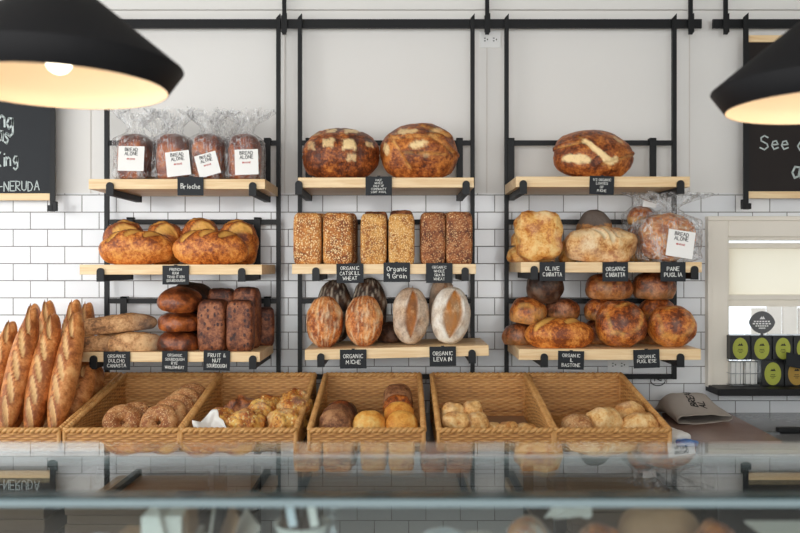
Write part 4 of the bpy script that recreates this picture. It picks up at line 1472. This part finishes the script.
for x, y, h in ((-hw, 0, BHf), (hw, 0, BHf), (hw, BDp, BHb), (-hw, BDp, BHb)):
    me_ = MB().tube([(x, y, 0.004), (x, y, h)], .008, 8).mesh('corner_post')
    a = me_.attributes.new('tone', 'FLOAT', 'POINT'); a.data.foreach_set('value', [.5] * len(me_.vertices))
    POSTS.append(('corner_post', me_))

BF = 2.835
BASK = [(2, 'wicker basket full of upright baguettes at the left edge'), (122, 'wicker basket of bagels under the left rack'), (238.5, 'wicker basket of cheese rolls with white paper'),
        (366.5, 'wicker basket of brown and yellow buns in the middle'), (496, 'half empty wicker basket of small pale rolls'), (612.5, 'rightmost wicker basket with floury round rolls')]
BX = []
for px, lab in BASK:
    x = xat(px, BF)
    BX.append(x)
    b = empty('wicker_basket', (x, BF, CT + .001), lab, 'basket', 'sloping wicker bread baskets on the counter')
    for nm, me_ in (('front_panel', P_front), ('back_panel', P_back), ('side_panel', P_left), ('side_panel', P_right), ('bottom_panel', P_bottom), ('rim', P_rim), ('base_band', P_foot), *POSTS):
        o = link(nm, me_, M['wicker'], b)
BFZ = CT + .012       # floor of the baskets

# --- baguettes
G = 'baguettes standing in the left basket'
BAGM = []
for s in range(4):
    L = .5
    segs = [(-.215 + k * .085, -.016, -.215 + k * .085 + .1, .016) for k in range(5)]
    BAGM.append(loaf('baguette', L, .094, .084, n=2.3, flat=.7, seed=100 + s, lump=.02, fine=.01, fn=combo(slashes(segs, .0105, .07, .1), top_bake(.1)), nu=40, nv=120, taper=.25, squash=.3))


def stick(i, bpx, bd, tpx, tpy, td, lab, spin):
    a = Vector((xat(bpx, bd), bd, BFZ + .02)); b = at(tpx, tpy, td)
    ax = (b - a)
    L = ax.length; ax.normalize()
    me = BAGM[i % 4]
    # top of the loaf looks at the camera
    front = Vector((math.sin(spin), -math.cos(spin), .2))
    zax = (front - ax * front.dot(ax)).normalized()
    yax = zax.cross(ax)
    rot = Matrix((ax, yax, zax)).transposed()
    o = link('baguette', me, M['baguette'])
    o.rotation_euler = rot.to_euler()
    o.location = (a + b) / 2 - zax * .037
    s = L / .5
    o.scale = (s, 1, 1)
    tag(o, lab, 'bread', G)


stick(0, 3, 2.92, 35, 308, 3.14, 'front baguette leaning right, farthest left in view', .1)
stick(1, 29, 2.93, 56, 314, 3.14, 'front baguette in the middle with pale scores', .0)
stick(2, 53, 2.94, 79, 312, 3.14, 'large front baguette leaning right towards the rack', -.1)
stick(3, -26, 2.93, 14, 322, 3.2, 'baguette half cut by the left edge of the view', .1)
stick(1, 14, 3.05, 36, 304, 3.3, 'baguette in the second row with a narrow tip on the left', .0)
stick(2, 38, 3.06, 50, 300, 3.3, 'baguette in the second row showing a round tip', .1)
stick(0, 58, 3.07, 77, 300, 3.32, 'tall baguette in the second row right of the round tip', -.2)
stick(3, 66, 3.2, 90, 303, 3.44, 'tallest baguette standing at the back', .0)
stick(1, 62, 3.06, 92, 366, 3.2, 'short shaded baguette leaning under the left end of the rack shelf', -.3)
stick(2, 74, 3.2, 100, 366, 3.38, 'short shaded baguette at the back right of the basket', -.2)
stick(0, 40, 3.2, 40, 312, 3.42, 'baguette leaning on the back of the basket', .2)

# --- bagels
G = 'seeded bagels in the second basket'
RG = [ring('bagel', .040, .031, s) for s in range(3)]
for i, (px, d, dz, rot, mt, lab) in enumerate((
        (122, 2.98, 0, R(58, 0, 18), 'bagel', 'tan bagel leaning at the left front'), (136, 3.04, 0, R(60, 0, 30), 'bagel', 'tan bagel just behind the left front one'),
        (159, 2.965, 0, R(62, 0, -6), 'bagel', 'tan bagel at the front of the right row'), (168, 3.03, .012, R(60, 0, -8), 'bagel', 'tan bagel second in the right row'),
        (176, 3.1, .022, R(58, 0, -10), 'bagel', 'tan bagel third in the right row'), (183, 3.17, .035, R(56, 0, -10), 'bagel_dark', 'dark seeded bagel fourth in the right row'),
        (190, 3.25, .045, R(54, 0, -10), 'bagel_dark', 'dark seeded bagel last in the right row'),
        (181, 3.14, 0, R(), 'bagel', 'tan bagel lying flat under the right row'), (192, 3.28, 0, R(), 'bagel_dark', 'dark bagel lying flat under the end of the row'),
        (146, 3.16, 0, R(0, 0, 20), 'bagel', 'tan bagel lying flat at the back of the basket'))):
    bread('bagel', RG[i % 3], M[mt], px, d, BFZ + dz, rot, lab, 'bagel', G)

# --- cheese rolls and paper
G = 'cheese crusted seeded rolls in the third basket'
for i, (px, d, dz, w, h, mt, lab) in enumerate((
        (222, 3.0, 0, .1, .098, 'cheese', 'cheese roll beside the white paper'), (247, 2.97, 0, .125, .1, 'cheese', 'knobbly cheese roll at the front middle'), (262, 3.07, 0, .11, .115, 'cheese', 'cheese roll behind the front middle one'),
        (284, 2.975, 0, .115, .105, 'cheese', 'seeded roll at the front right'), (291, 3.085, 0, .11, .13, 'cheese', 'cheese roll behind the front right one'), (296, 3.2, 0, .11, .14, 'cheese', 'cheese roll at the back right corner'),
        (243, 3.14, 0, .125, .115, 'boule_dark', 'darker roll at the back left'), (270, 3.19, 0, .1, .12, 'cheese', 'cheese roll at the back middle'))):
    me = loaf('cheese_roll', w * 1.18, .12, h * 1.08, n=2.3, flat=.6, seed=120 + i, lump=.1, fine=.05, fn=lump_fn(.14, 38), nu=56, nv=56)
    bread('cheese_roll', me, M[mt], px, d, BFZ + dz, R(10, 0, i * 35), lab, 'roll', G)
bm = bmesh.new()
bmesh.ops.create_grid(bm, x_segments=24, y_segments=24, size=.5)
for v in bm.verts:
    x, y = v.co.x, v.co.y
    v.co = Vector((x * .1 + .01 * noise.noise(Vector((y * 4, x * 3, 2))), y * .1 + .02 * math.sin(x * 5), .03 + .014 * noise.noise(Vector((x * 4, y * 4, 1))) + .05 * max(0, -x) * 1.2 + .03 * y))
me = bpy.data.meshes.new('tissue_paper'); bm.to_mesh(me); bm.free()
for p in me.polygons: p.use_smooth = True
o = link('tissue_paper', me, M['paper'])
o.modifiers.new('thick', 'SOLIDIFY').thickness = .001
o.location = (xat(212, 2.93), 2.93, BFZ + .03); o.rotation_euler = (.75, -.35, .3)
tag(o, 'white tissue paper tucked beside the cheese rolls', 'paper')

# --- buns
G = 'round buns in the fourth basket'
for i, (px, d, dz, w, rot, mt, lab) in enumerate((
        (335, 2.955, 0, .122, R(58), 'bun_brown', 'brown bun leaning at the left front'), (337, 3.03, .008, .122, R(56), 'bun_brown', 'brown bun second in the left row'), (341, 3.11, .012, .122, R(50), 'rye', 'dark brown bun at the back of the left row'),
        (343, 3.2, .0, .122, R(40), 'rye_black', 'blackish bun last in the left row'),
        (369, 2.965, 0, .122, R(48), 'bun_yellow', 'yellow bun alone in the middle'),
        (402, 2.955, 0, .118, R(58), 'bun_yellow', 'yellow bun leaning at the right front'), (399, 3.03, .022, .118, R(56), 'bun_yellow', 'yellow bun second in the right row'),
        (398, 3.11, .035, .118, R(56), 'boule', 'brown bun third in the right row'), (398, 3.18, .05, .118, R(54), 'bun_brown', 'brown bun fourth in the right row'), (398, 3.25, .06, .118, R(50), 'bun_brown', 'brown bun last in the right row'),
        (399, 3.2, 0, .118, R(0), 'bun_brown', 'bun lying flat under the right row'))):
    me = loaf('bun', w, w, .068, n=2.2, flat=.5, seed=140 + i, lump=.03, fn=slashes([(-.01, -.05, .0, -.03)], .004, .02, .02) if i == 4 else top_bake(.1), nu=40, nv=40)
    bread('bun', me, M[mt], px, d, BFZ + dz, rot, lab, 'bun', G)

# --- pale rolls
G = 'small pale rolls in the fifth basket'
for i, (px, d, dz, L, W, h, rot, lab) in enumerate((
        (457, 2.955, .028, .1, .075, .062, R(25, 5, -8), 'pale long roll at the left front'), (452, 3.06, .03, .085, .075, .08, R(30, 0, 20), 'pale roll at the back left'),
        (472, 3.07, .03, .08, .075, .085, R(30, 0, -10), 'pale roll standing behind the long one'), (476, 2.98, 0, .085, .08, .09, R(20, 0, 0), 'pale roll right of the long one'),
        (456, 2.97, 0, .11, .08, .035, R(), 'flat roll under the long pale one'), (452, 3.07, 0, .1, .08, .035, R(0, 0, 30), 'flat roll under the back left one'), (474, 3.07, 0, .08, .08, .035, R(), 'flat roll under the standing one'),
        (493, 2.99, 0, .06, .07, .058, R(), 'small roll in the middle of the row'), (508, 2.96, 0, .082, .075, .066, R(0, 0, 8), 'round roll in the middle right'), (526, 2.985, 0, .085, .075, .056, R(), 'low roll at the right front'))):
    me = loaf('pale_roll', L * 1.12, W * 1.08, h * 1.08, n=2.5, flat=.55, seed=160 + i, lump=.07, fn=lump_fn(.05, 30), nu=40, nv=40)
    bread('pale_roll', me, M['roll_pale'], px, d, BFZ + dz, rot, lab, 'roll', G)
bm = bmesh.new()
bmesh.ops.create_grid(bm, x_segments=16, y_segments=16, size=.5)
for v in bm.verts:
    x, y = v.co.x, v.co.y
    v.co = Vector((x * .2, y * .32, .006 + .012 * max(0, y) + .004 * noise.noise(Vector((x * 4, y * 4, 9)))))
me = bpy.data.meshes.new('kraft_liner'); bm.to_mesh(me); bm.free()
o = link('kraft_liner', me, M['kraft'])
o.modifiers.new('thick', 'SOLIDIFY').thickness = .001
o.location = (xat(505, 3.2), 3.22, BFZ + .002)
tag(o, 'brown paper liner on the floor of the half empty basket', 'paper')

# --- floury round rolls
G = 'floury round rolls in the last basket'
for i, (px, d, w, h, rz, mt, lab) in enumerate(((577, 2.965, .115, .09, 0, 'bagel', 'brownish roll at the left of the last basket'), (603, 2.99, .13, .112, 10, 'roll_pale', 'large golden roll in the middle of the last basket'),
                                             (629, 3.08, .11, .118, 30, 'roll_pale', 'pale roll at the back of the last basket'), (641, 2.97, .125, .094, -10, 'roll_pale', 'pale roll at the right of the last basket'))):
    me = loaf('round_roll', w * 1.1, .115, h * 1.06, n=2.4, flat=.6, seed=180 + i, lump=.06, fn=lump_fn(.05, 26), nu=48, nv=48)
    bread('round_roll', me, M[mt], px, d, BFZ, R(6, 0, rz), lab, 'roll', G)

# ------------------------------------------------------------------ right end of the counter
def quad_sheet(name, corners, mat, th=.003, seg=24, fn=None, parent=None):
    """sheet spanned by four world corners with an optional relief"""
    a, b, c, d = [Vector(p) for p in corners]
    org = (a + b + c + d) / 4
    vs, fs = [], []
    for i in range(seg + 1):
        for j in range(seg + 1):
            u, v = i / seg, j / seg
            p = a * (1 - u) * (1 - v) + b * u * (1 - v) + c * u * v + d * (1 - u) * v
            if fn: p = p + Vector((0, 0, fn(u, v)))
            vs.append(p - org)
    for i in range(seg):
        for j in range(seg):
            k = i * (seg + 1) + j
            fs.append((k, k + seg + 1, k + seg + 2, k + 1))
    me = bpy.data.meshes.new(name); me.from_pydata([tuple(v) for v in vs], [], fs)
    me.polygons.foreach_set('use_smooth', [True] * len(fs)); me.update()
    o = link(name, me, mat, parent)
    o.location = org
    s = o.modifiers.new('thick', 'SOLIDIFY'); s.thickness = th; s.offset = 1
    return o


def on(px, py, z):
    d = (EYE - z) / ((py - CY) / F)
    return at(px, py, d)


zb_ = CT + .012
mb = MB()
pts = [on(668, 441, zb_), on(782, 441, zb_), on(729, 413, zb_), on(662, 413, zb_)]
c0 = sum(pts, Vector()) / 4
mb.prism([(p.x - c0.x, p.y - c0.y) for p in pts], -.011, .0, axis='z')
o = mb.build('serving_board', M['board_pink']); o.location = c0
tag(o, 'reddish brown board lying on the counter right of the baskets', 'board')

# paper bag lying on its side, open mouth to the right front
bag = empty('paper_bag', (xat(690, 3.4), 3.38, zb_), 'grey brown paper bag with black letters lying open on the board', 'paper bag')
vs, fs = [], []
A, B = 40, 20
p0, p1 = Vector((xat(664, 3.48) - bag.location.x, .1, 0)), Vector((.0, 0, 0))
Lb = .3
for i in range(B + 1):
    t = i / B
    yy = .16 - .26 * t
    wdt = .1 + .03 * t
    hh = (.018 + .082 * sm(-.05, .35, t)) * (1 - .66 * sm(.3, 1, t))
    for j in range(A):
        a = 2 * PI * j / A
        ca, sa = math.cos(a), math.sin(a)
        n = 2.6
        r = (abs(ca) ** n + abs(sa) ** n) ** (-1 / n)
        z = hh / 2 * (1 + sa * r * (1.0 if sa > 0 else 1.0))
        w = .008 * noise.noise(Vector((ca * 2, sa * 2, t * 3)))
        vs.append((ca * r * wdt + .03 * t - .01 + w, yy + .05 * ca * t + w, max(.001, z * (1 - .25 * ca * t * t) + w * .7)))
for i in range(B):
    for j in range(A):
        a0 = i * A + j; a1 = i * A + (j + 1) % A
        fs.append((a0, a0 + A, a1 + A, a1))
fs.append(list(range(A)))
me = bpy.data.meshes.new('bag_body'); me.from_pydata(vs, [], fs)
me.polygons.foreach_set('use_smooth', [True] * (len(fs) - 1) + [False])
o = link('bag_body', me, [M['kraft_grey']], bag)
o.modifiers.new('thick', 'SOLIDIFY').thickness = .0015
mb = lettering(['BREAD', 'AL'], .029, 1.3, .2, None, 'l', .2, 3)
l = mb.build('lettering', M['ink'], bag)
# stand the writing on the bag's upper side, turned sideways
l.rotation_euler = Euler((-PI / 2 + .15, 0, PI / 2)); l.location = (.02, -.03, .1205)
# project every letter point on the body
from mathutils.bvhtree import BVHTree
bv = BVHTree.FromPolygons([Vector(v) for v in vs], fs)
Ml = Matrix.LocRotScale(l.location, l.rotation_euler, None)
for v in l.data.vertices:
    w = Ml @ v.co
    hit = bv.ray_cast(Vector((w.x, w.y, 1)), Vector((0, 0, -1)))
    if hit[0]: v.co = Ml.inverted() @ (hit[0] + Vector((0, 0, .0025)))

# white bread bag with a blue corner beside the last basket
sack = empty('bread_sack', (xat(677, 3.0), 3.0, CT), 'small white packet with a blue corner beside the last basket', 'packet')
me = loaf('packet_body', .105, .16, .045, n=3, flat=.6, seed=6, lump=.12)
link('packet_body', me, M['paper'], sack, (-.02, .02, .0), (0, .1, .3))
me = loaf('blue_corner', .08, .05, .022, n=3, flat=.6, seed=7, lump=.1)
link('blue_corner', me, M['blue'], sack, (.01, -.07, .0), (0, 0, .1))

kn = empty('bread_knife', (xat(770, 3.15), 3.15, CT), 'long bread knife with black handle at the right end of the counter', 'knife')
x = xat(778, 3.15) - kn.location.x
mb = MB(); mb.prism([(-.14, -.006), (x, -.016), (x, .016), (-.12, .012)], .002, .0045, axis='z'); mb.build('blade', M['steel'], kn)
MB().box((x - .005, -.014, .0005), (x + .16, .014, .024), bevel=.006).build('handle', M['black'], kn)

cab = MB()
pts = [at(660, 376.5, 3.527), at(659, 379, 3.53), at(657, 379, 3.56)]
for k in range(40):
    a = 2 * PI * k / 26
    pts.append(at(655, 381, 3.575) + Vector((.028 * math.cos(a) + k * .0006, -.001 * k * .2, .02 * math.sin(a))))
cab.tube([p - pts[0] for p in pts], .002, 6)
o = cab.build('cable', M['black']); o.location = pts[0]
tag(o, 'thin black cable looped under the right rack', 'cable')

# ------------------------------------------------------------------ tea boxes on the sill
SZ = WZ0
G = 'black tea boxes on the window sill'


def tea_box(px0, px1, py0, py1, d, z, lab, colr, rz=0):
    w, h = m_(px1 - px0, d), m_(py1 - py0, d)
    o = empty('tea_box', (xat((px0 + px1) / 2, d), d + .035, z), lab, 'tea box', G, rot=(0, 0, math.radians(rz)))
    MB().box((-w / 2 + .001, -.035, .0005), (w / 2 - .001, .035, h), bevel=.0015).build('carton', M['tea_black'], o)
    mb = MB()
    pts = [(w * .37 * math.cos(2 * PI * k / 28), h * .44 * math.sin(2 * PI * k / 28)) for k in range(28)]
    mb.prism(pts, -.0008, 0)
    l = mb.build('oval_label', M[colr], o); l.location = (0, -.0355, h * .47)
    mb = MB()
    mb.prism([(-.012, .012), (-.004, .022), (0, .017), (.005, .024), (.013, .012)], -.0012, -.0009)
    for zz, ww in ((-.004, .02), (-.011, .026), (-.018, .014)):
        mb.box((-ww / 2, -.0012, zz - .0012), (ww / 2, -.0009, zz + .0012))
    mb.build('print', M['ink'], l)
    return o


dT = WY - .06
hz = m_(383.5 - 358, dT)
for (a, b, lab, c) in ((761.5, 784, 'tea box with green oval label in the lower row', 'tea_green'), (785, 808, 'tea box with ochre oval label at the right of the lower row', 'tea_gold')):
    tea_box(a, b, 357.5, 383.5, dT, SZ, lab, c)
for i, (a, b, lab, c) in enumerate(((730, 750.5, 'tea box over the wire basket, leftmost of the upper row', 'tea_green'), (751.5, 772, 'tea box with green label second in the upper row', 'tea_green'),
                                    (773, 793, 'tea box with yellow label third in the upper row', 'tea_green'), (794, 815, 'tea box cut by the right edge of the view, upper row', 'tea_green'))):
    tea_box(a, b, 333, 357.5, dT, SZ + m_(26, dT), lab, c)
# wire basket with white packets
wb = empty('wire_basket', (xat(744.5, dT), dT + .035, SZ), 'small wire basket of white packets on the sill', 'wire basket')
mb = MB()
ww, hh = m_(29, dT) / 2, m_(25.4, dT)
for z in (.004, hh * .5, hh - .002):
    mb.tube([(-ww, -.045, z), (ww, -.045, z), (ww, .04, z), (-ww, .04, z)], .0015, 6, 0, True)
for k in range(7):
    x = -ww + 2 * ww * k / 6
    mb.tube([(x, -.045, hh - .002), (x, -.045, .003), (x, .04, .003), (x, .04, hh - .002)], .0012, 6)
mb.build('wire_frame', M['steel'], wb)
for k, lab in enumerate(('white packet at the left in the wire basket', 'white packet at the right in the wire basket')):
    o = MB().box((-.028, -.03, 0), (.028, .03, hh - .012), bevel=.006).build('packet', M['white_plastic'])
    o.location = (xat(744.5, dT) - .031 + k * .062, dT + .033, SZ + .0055)
    tag(o, lab, 'packet', 'white packets in the wire basket')
# leaf shaped sign above the tea boxes
lf = MB(); pts = []
for k in range(24):
    t = k / 24 * 2 * PI
    pts.append((.058 * math.cos(t), .05 * math.sin(t) * abs(math.sin(t)) ** .35 * (1 if math.sin(t) > 0 else 1)))
lf.prism(pts, -.002, .002)
o = lf.build('oval_sign', M['sign_grey'])
o.location = at(762, 322.3, dT + .035)
mb = MB()
mb.prism([(-.012, .014), (-.004, .026), (0, .02), (.005, .028), (.013, .014)], -.0006, 0)
for zz, w in ((.004, .075), (-.006, .085), (-.016, .06), (-.026, .03)):
    for k in range(6):
        mb.box((-w / 2 + k * w / 6, -.0006, zz - .003), (-w / 2 + (k + .7) * w / 6, 0, zz + .003))
l = mb.build('print', M['plate'], o); l.location = (0, -.0022, 0)
MB().box((-.006, -.0015, -.062), (.006, .0015, -.03)).build('stem', M['sign_grey'], o)
tag(o, 'grey leaf shaped sign standing above the tea boxes', 'sign')
cd = MB().box((-.056, -.0015, 0), (.056, .0015, .062)).build('card', M['slate'])
cd.location = Vector((xat(797, dT - .04), dT - .055, zat(366, dT - .04))); cd.rotation_euler = (-.35, .2, 0)
mb = lettering(['TEA', 'TEA'], .012, 1.5, .15, .06, 'c', .1, 5)
tag(cd, 'tilted dark card propped against the tea boxes at the right', 'card')
cd.location.z = SZ + m_(26, dT) - .07 + .04

# ------------------------------------------------------------------ pendant lamps
def pendant(px, d, zr, lab, power):
    x = xat(px, d)
    z0 = zr            # opening height
    o = empty('pendant_lamp', (x, d, z0), lab, 'lamp', 'black cone pendant lamps')
    prof_o = [(.197, 0), (.2265, .042), (.2255, .0445), (.062, .176), (.036, .192), (.03, .205), (.012, .21)]
    MB().lathe(prof_o, 96).build('shade', M['lamp_black'], o)
    prof_i = [(.196, .0005), (.2235, .0425), (.06, .172), (.034, .188), (.0, .19)]
    MB().lathe(prof_i, 96).build('shade_lining', M['lamp_white'], o)
    MB().tube([(0, 0, .2), (0, 0, CEIL - z0 - .03)], .004, 8).build('cord', M['lamp_black'], o)
    MB().lathe([(0, CEIL - z0 - .001), (.05, CEIL - z0 - .001), (.05, CEIL - z0 - .025), (.01, CEIL - z0 - .035), (0, CEIL - z0 - .035)], 32).build('ceiling_rose', M['lamp_black'], o)
    prof = [(0, .028)]
    for k in range(1, 13):
        a = PI * k / 16
        prof.append((.024 * math.sin(a), .052 - .024 * math.cos(a)))
    prof += [(.013, .1), (.013, .15)]
    MB().lathe(prof, 32).build('bulb', M['bulb'], o)
    la = bpy.data.lights.new('lamp_light', 'POINT')
    la.energy = power; la.color = (1.0, .80, .58); la.shadow_soft_size = .03
    lo = bpy.data.objects.new('lamp_light', la); COL.objects.link(lo)
    lo.location = (x, d, z0 + .005)
    return o


pendant(59, 1.5, EYE + .333, 'large black cone lamp with lit bulb at the upper left', .42)
pendant(827, 1.66, EYE + .329, 'large black cone lamp cut by the right edge', .42)

# ------------------------------------------------------------------ display case in front
GZ = EYE - .305        # upper face of the glass top
GF, GB = 1.055, 1.388
cs = empty('display_case', (0, 1.2, 0), 'glass topped display case in the foreground', 'display case')
off = Vector((0, 1.2, 0))


def cpart(name, mb_, mats):
    mb_.v = [tuple(Vector(v) - off) for v in mb_.v]
    return mb_.build(name, mats, cs)


mb = MB()
mb.box((-1.9, GF + .032, GZ - .010), (1.9, 1.285, GZ))
cpart('glass_top', mb, [M['glass']])
mb = MB()
mb.box((-1.9, 1.288, GZ - .010), (1.9, GB, GZ))
cpart('glass_back_strip', mb, [M['glass']])
cpart('seam_strip', MB().box((-1.9, 1.285, GZ - .010), (1.9, 1.288, GZ + .0006)), [M['seam']])
mb = MB()
mb.prism([(GF - .002, GZ - .012), (GF - .002, GZ - .002), (GF, GZ), (GF + .032, GZ), (GF + .032, GZ - .010), (GF + .006, GZ - .012)], -1.9, 1.9, axis='x')
e = cpart('polished_front_edge', mb, [M['glass_edge'], M['glass_teal']])
for p in e.data.polygons:
    if abs(p.normal.z) > .3: p.material_index = 1
cpart('front_glass', MB().box((-1.9, GF, .72), (1.9, GF + .006, GZ - .0125)), [M['glass']])
cpart('case_shelf', MB().box((-1.88, GF + .01, 1.045), (1.88, GB - .002, 1.06)), [M['white_plastic']])
cpart('case_base', MB().box((-1.9, GF - .002, 0), (1.9, GB, .72), bevel=.004), [M['case_body']])
cpart('back_panel', MB().box((-1.88, GB - .02, .72), (1.88, GB, 1.044)), [M['case_body']])  # opaque sheet added out of view to block light passing through the case
for x in (-1.89, 1.89):
    cpart('end_panel', MB().box((x - .008, GF + .008, .72), (x + .008, GB, GZ - .012)), [M['glass']])
CS = 1.0605            # shelf the goods stand on

# goods in the case
dC = 1.21
# paper stack
st = empty('paper_stack', (xat(168, dC), dC, CS), 'stack of white and grey paper sheets in the case under the glass', 'papers')
mb = MB()
random.seed(3)
for k in range(9):
    jx, jr = random.uniform(-.006, .006), random.uniform(-.14, .14)
    mb.box((-.045 + jx, -.05, .010 * k), (.045 + jx, .05, .010 * k + .007), mat=Matrix.Rotation(jr, 4, 'Z'))
mb.build('sheets', M['paper_grey'], st)
MB().box((-.03, -.035, .0905), (.03, .035, .128), bevel=.002).build('top_card', M['paper'], st)
# fanned kraft sheets
fn_ = empty('fanned_bags', (xat(200, dC), dC, CS), 'fan of brown paper bags beside the paper stack', 'paper bags')
for k in range(5):
    o = MB().box((-.002, -.05, 0), (.0, .05, .15 - .006 * k), bevel=.0005).build('paper_sheet', M['kraft' if k % 2 else 'paper_grey'], fn_)
    o.location = (-.012 + .007 * k, 0, 0); o.rotation_euler = (0, -.25 + .2 * k, .1 * k)
me = loaf('bread_bag', .07, .09, .105, n=2.4, flat=.6, seed=201, lump=.14, fine=.05)
o = link('crumpled_bag', me, M['kraft']); o.location = (xat(135, dC), dC, CS)
tag(o, 'crumpled tan paper bag left of the paper stack', 'paper bag')
me = loaf('white_bag', .1, .1, .095, n=3, flat=.6, seed=203, lump=.1, fine=.04)
o = link('white_bag', me, M['paper_blue']); o.location = (xat(104, dC), dC - .04, CS)
tag(o, 'bluish white bag at the left of the case', 'bag')
# basket of dark wrapped loaves
bk = empty('white_bowl', (xat(302, 1.2), 1.2, CS), 'white oval bowl holding dark wrapped loaves', 'bowl')
mb = MB(); prof = [(.0, .002), (.026, .002), (.036, .098), (.042, .112), (.038, .112), (.03, .008), (.0, .008)]
mb.lathe(prof, 40)
o = mb.build('bowl_body', M['white_plastic'], bk)
for k, (dx, h, lab) in enumerate(((-.017, .16, 'dark wrapped loaf with bluish tag at the left in the bowl'), (.015, .158, 'dark wrapped loaf with white tag at the right in the bowl'))):
    me = loaf('wrapped_loaf', .032, .05, h - .012, n=2.6, flat=.7, seed=210 + k, lump=.06)
    o = link('wrapped_loaf', me, M['rye_black']); o.location = (bk.location.x + dx, 1.2, CS + .01)
    tag(o, lab, 'wrapped loaf', 'dark wrapped loaves in the bowl')
    t = MB().box((-.006, -.001, -.018), (.006, 0, .018)).build('tag', M['paper' if k else 'paper_blue'], o)
    t.location = (.004, -.0265, .122); t.rotation_euler = (-.1, -.2, 0)
# tongs
tg = MB()
tg.tube([(0, 0, 0), (.004, 0, .09), (.006, 0, .12)], .0022, 8)
tg.tube([(.012, 0, 0), (.009, 0, .09), (.006, 0, .12)], .0022, 8)
tg.tube([(.006 + .007 * math.cos(a / 8 * PI), 0, .125 + .007 * math.sin(a / 8 * PI)) for a in range(16)], .002, 8, 0, True)
o = tg.build('serving_tongs', M['steel']); o.location = (xat(329, 1.2), 1.2, CS)
tag(o, 'small steel tongs standing beside the white bowl', 'tongs')
pb = empty('bakery_bag', (xat(443, 1.2), 1.2, CS), 'bluish white paper bag with a blue corner in the middle of the case', 'paper bag')
me = loaf('bag_body', .085, .08, .1, n=3.6, flat=.7, seed=215, lump=.06)
link('bag_body', me, M['paper_blue'], pb)
MB().box((-.043, -.035, .03), (-.034, .0, .078), bevel=.002).build('blue_corner', M['blue'], pb)
o = MB().box((-.02, -.03, 0), (.02, .03, .09), bevel=.003).build('small_box', M['paper_grey']); o.location = (xat(481, 1.2), 1.2, CS)
tag(o, 'small pale grey box between the white bag and the wrapped bread', 'box')
wbld = empty('wrapped_bread', (xat(528, 1.21), 1.21, CS), 'brown loaf in clear wrap in the middle right of the case', 'bagged bread')
me = loaf('loaf', .07, .09, .11, n=2.3, flat=.6, seed=217, lump=.1, fn=streaks)
link('loaf', me, M['boule'], wbld, (0, 0, .001))
link('plastic_bag', loaf('plastic_bag', .082, .1, .115, n=2.4, flat=.6, seed=218, lump=.1, fine=.05), M['plastic'], wbld, (.002, 0, .0002))
me = loaf('grey_wrap', .08, .09, .1, n=2.3, flat=.6, seed=219, lump=.13, fine=.05)
o = link('grey_wrapped_loaf', me, M['paper_grey']); o.location = (xat(563, 1.15), 1.15, CS)
tag(o, 'grey wrapped loaf in front of the white napkin', 'wrapped loaf')
o = quad_sheet('napkin', [at(545, 519, 1.29), at(592, 517, 1.25), at(592, 503.5, 1.3), at(552, 508, 1.32)], M['paper'], .002, 20, lambda u, v: .006 * noise.noise(Vector((u * 5, v * 5, 3))))
tag(o, 'crumpled white napkin on the loaves in the case', 'napkin')
me = loaf('crusty_loaf', .09, .08, .104, n=2.3, flat=.6, seed=221, lump=.09, fine=.03, fn=lump_fn(.06, 40))
o = link('crusty_loaf', me, M['boule']); o.location = (xat(598, 1.2), 1.2, CS)
tag(o, 'small crusty loaf left of the brown paper sleeve', 'bread')
me = loaf('paper_sleeve', .135, .08, .112, n=3, flat=.6, seed=223, lump=.05)
o = link('paper_sleeve', me, M['kraft']); o.location = (xat(660, 1.28), 1.28, CS)
tag(o, 'brown paper sleeve at the right of the case', 'paper bag')
me = loaf('crusty_loaf', .075, .09, .108, n=2.3, flat=.6, seed=225, lump=.1, fine=.04, fn=lump_fn(.06, 40))
o = link('crusty_loaf', me, M['boule']); o.location = (xat(716, 1.2), 1.2, CS)
tag(o, 'dark crusty loaf beside the brown paper sleeve on its right', 'bread')
pc = empty('menu_card', (xat(795, 1.2), 1.2, CS), 'cream card lying at the right end of the case', 'card')
MB().box((-.055, -.025, .096), (.055, .05, .0985), bevel=.0005).build('card_face', M['paper'], pc)
MB().box((-.03, -.02, 0), (.03, .045, .0958), bevel=.002).build('card_block', M['kraft'], pc)

# ------------------------------------------------------------------ light
w = bpy.data.worlds.new('daylight')
scn.world = w
w.use_nodes = True
bg = w.node_tree.nodes['Background']
bg.inputs['Color'].default_value = (.88, .94, 1.0, 1)
bg.inputs['Strength'].default_value = 1.5


def area(name, loc, tgt, sx, sy, e, col):
    a = bpy.data.lights.new(name, 'AREA')
    a.shape = 'RECTANGLE'; a.size = sx; a.size_y = sy; a.energy = e; a.color = col
    o = bpy.data.objects.new(name, a); COL.objects.link(o)
    o.location = loc
    o.rotation_euler = (Vector(tgt) - Vector(loc)).to_track_quat('-Z', 'Y').to_euler()
    return o


area('daylight_left_window', (-3.5, 0.4, 1.75), (0.2, 3.5, 1.3), 2.6, 1.7, 36, (1.0, .97, .92))
area('daylight_storefront', (-.6, -3.0, 1.7), (0, 3.5, 1.4), 5.0, 2.2, 118, (1.0, .98, .95))

scn.view_settings.view_transform = 'Standard'
scn.view_settings.look = 'None'
scn.view_settings.gamma = 1.0
scn.view_settings.exposure = 0.32
scn.view_settings.use_curve_mapping = False
scn.cycles.use_denoising = True
scn.cycles.transparent_max_bounces = 24
scn.cycles.max_bounces = 10
scn.cycles.caustics_reflective = False
scn.cycles.caustics_refractive = False
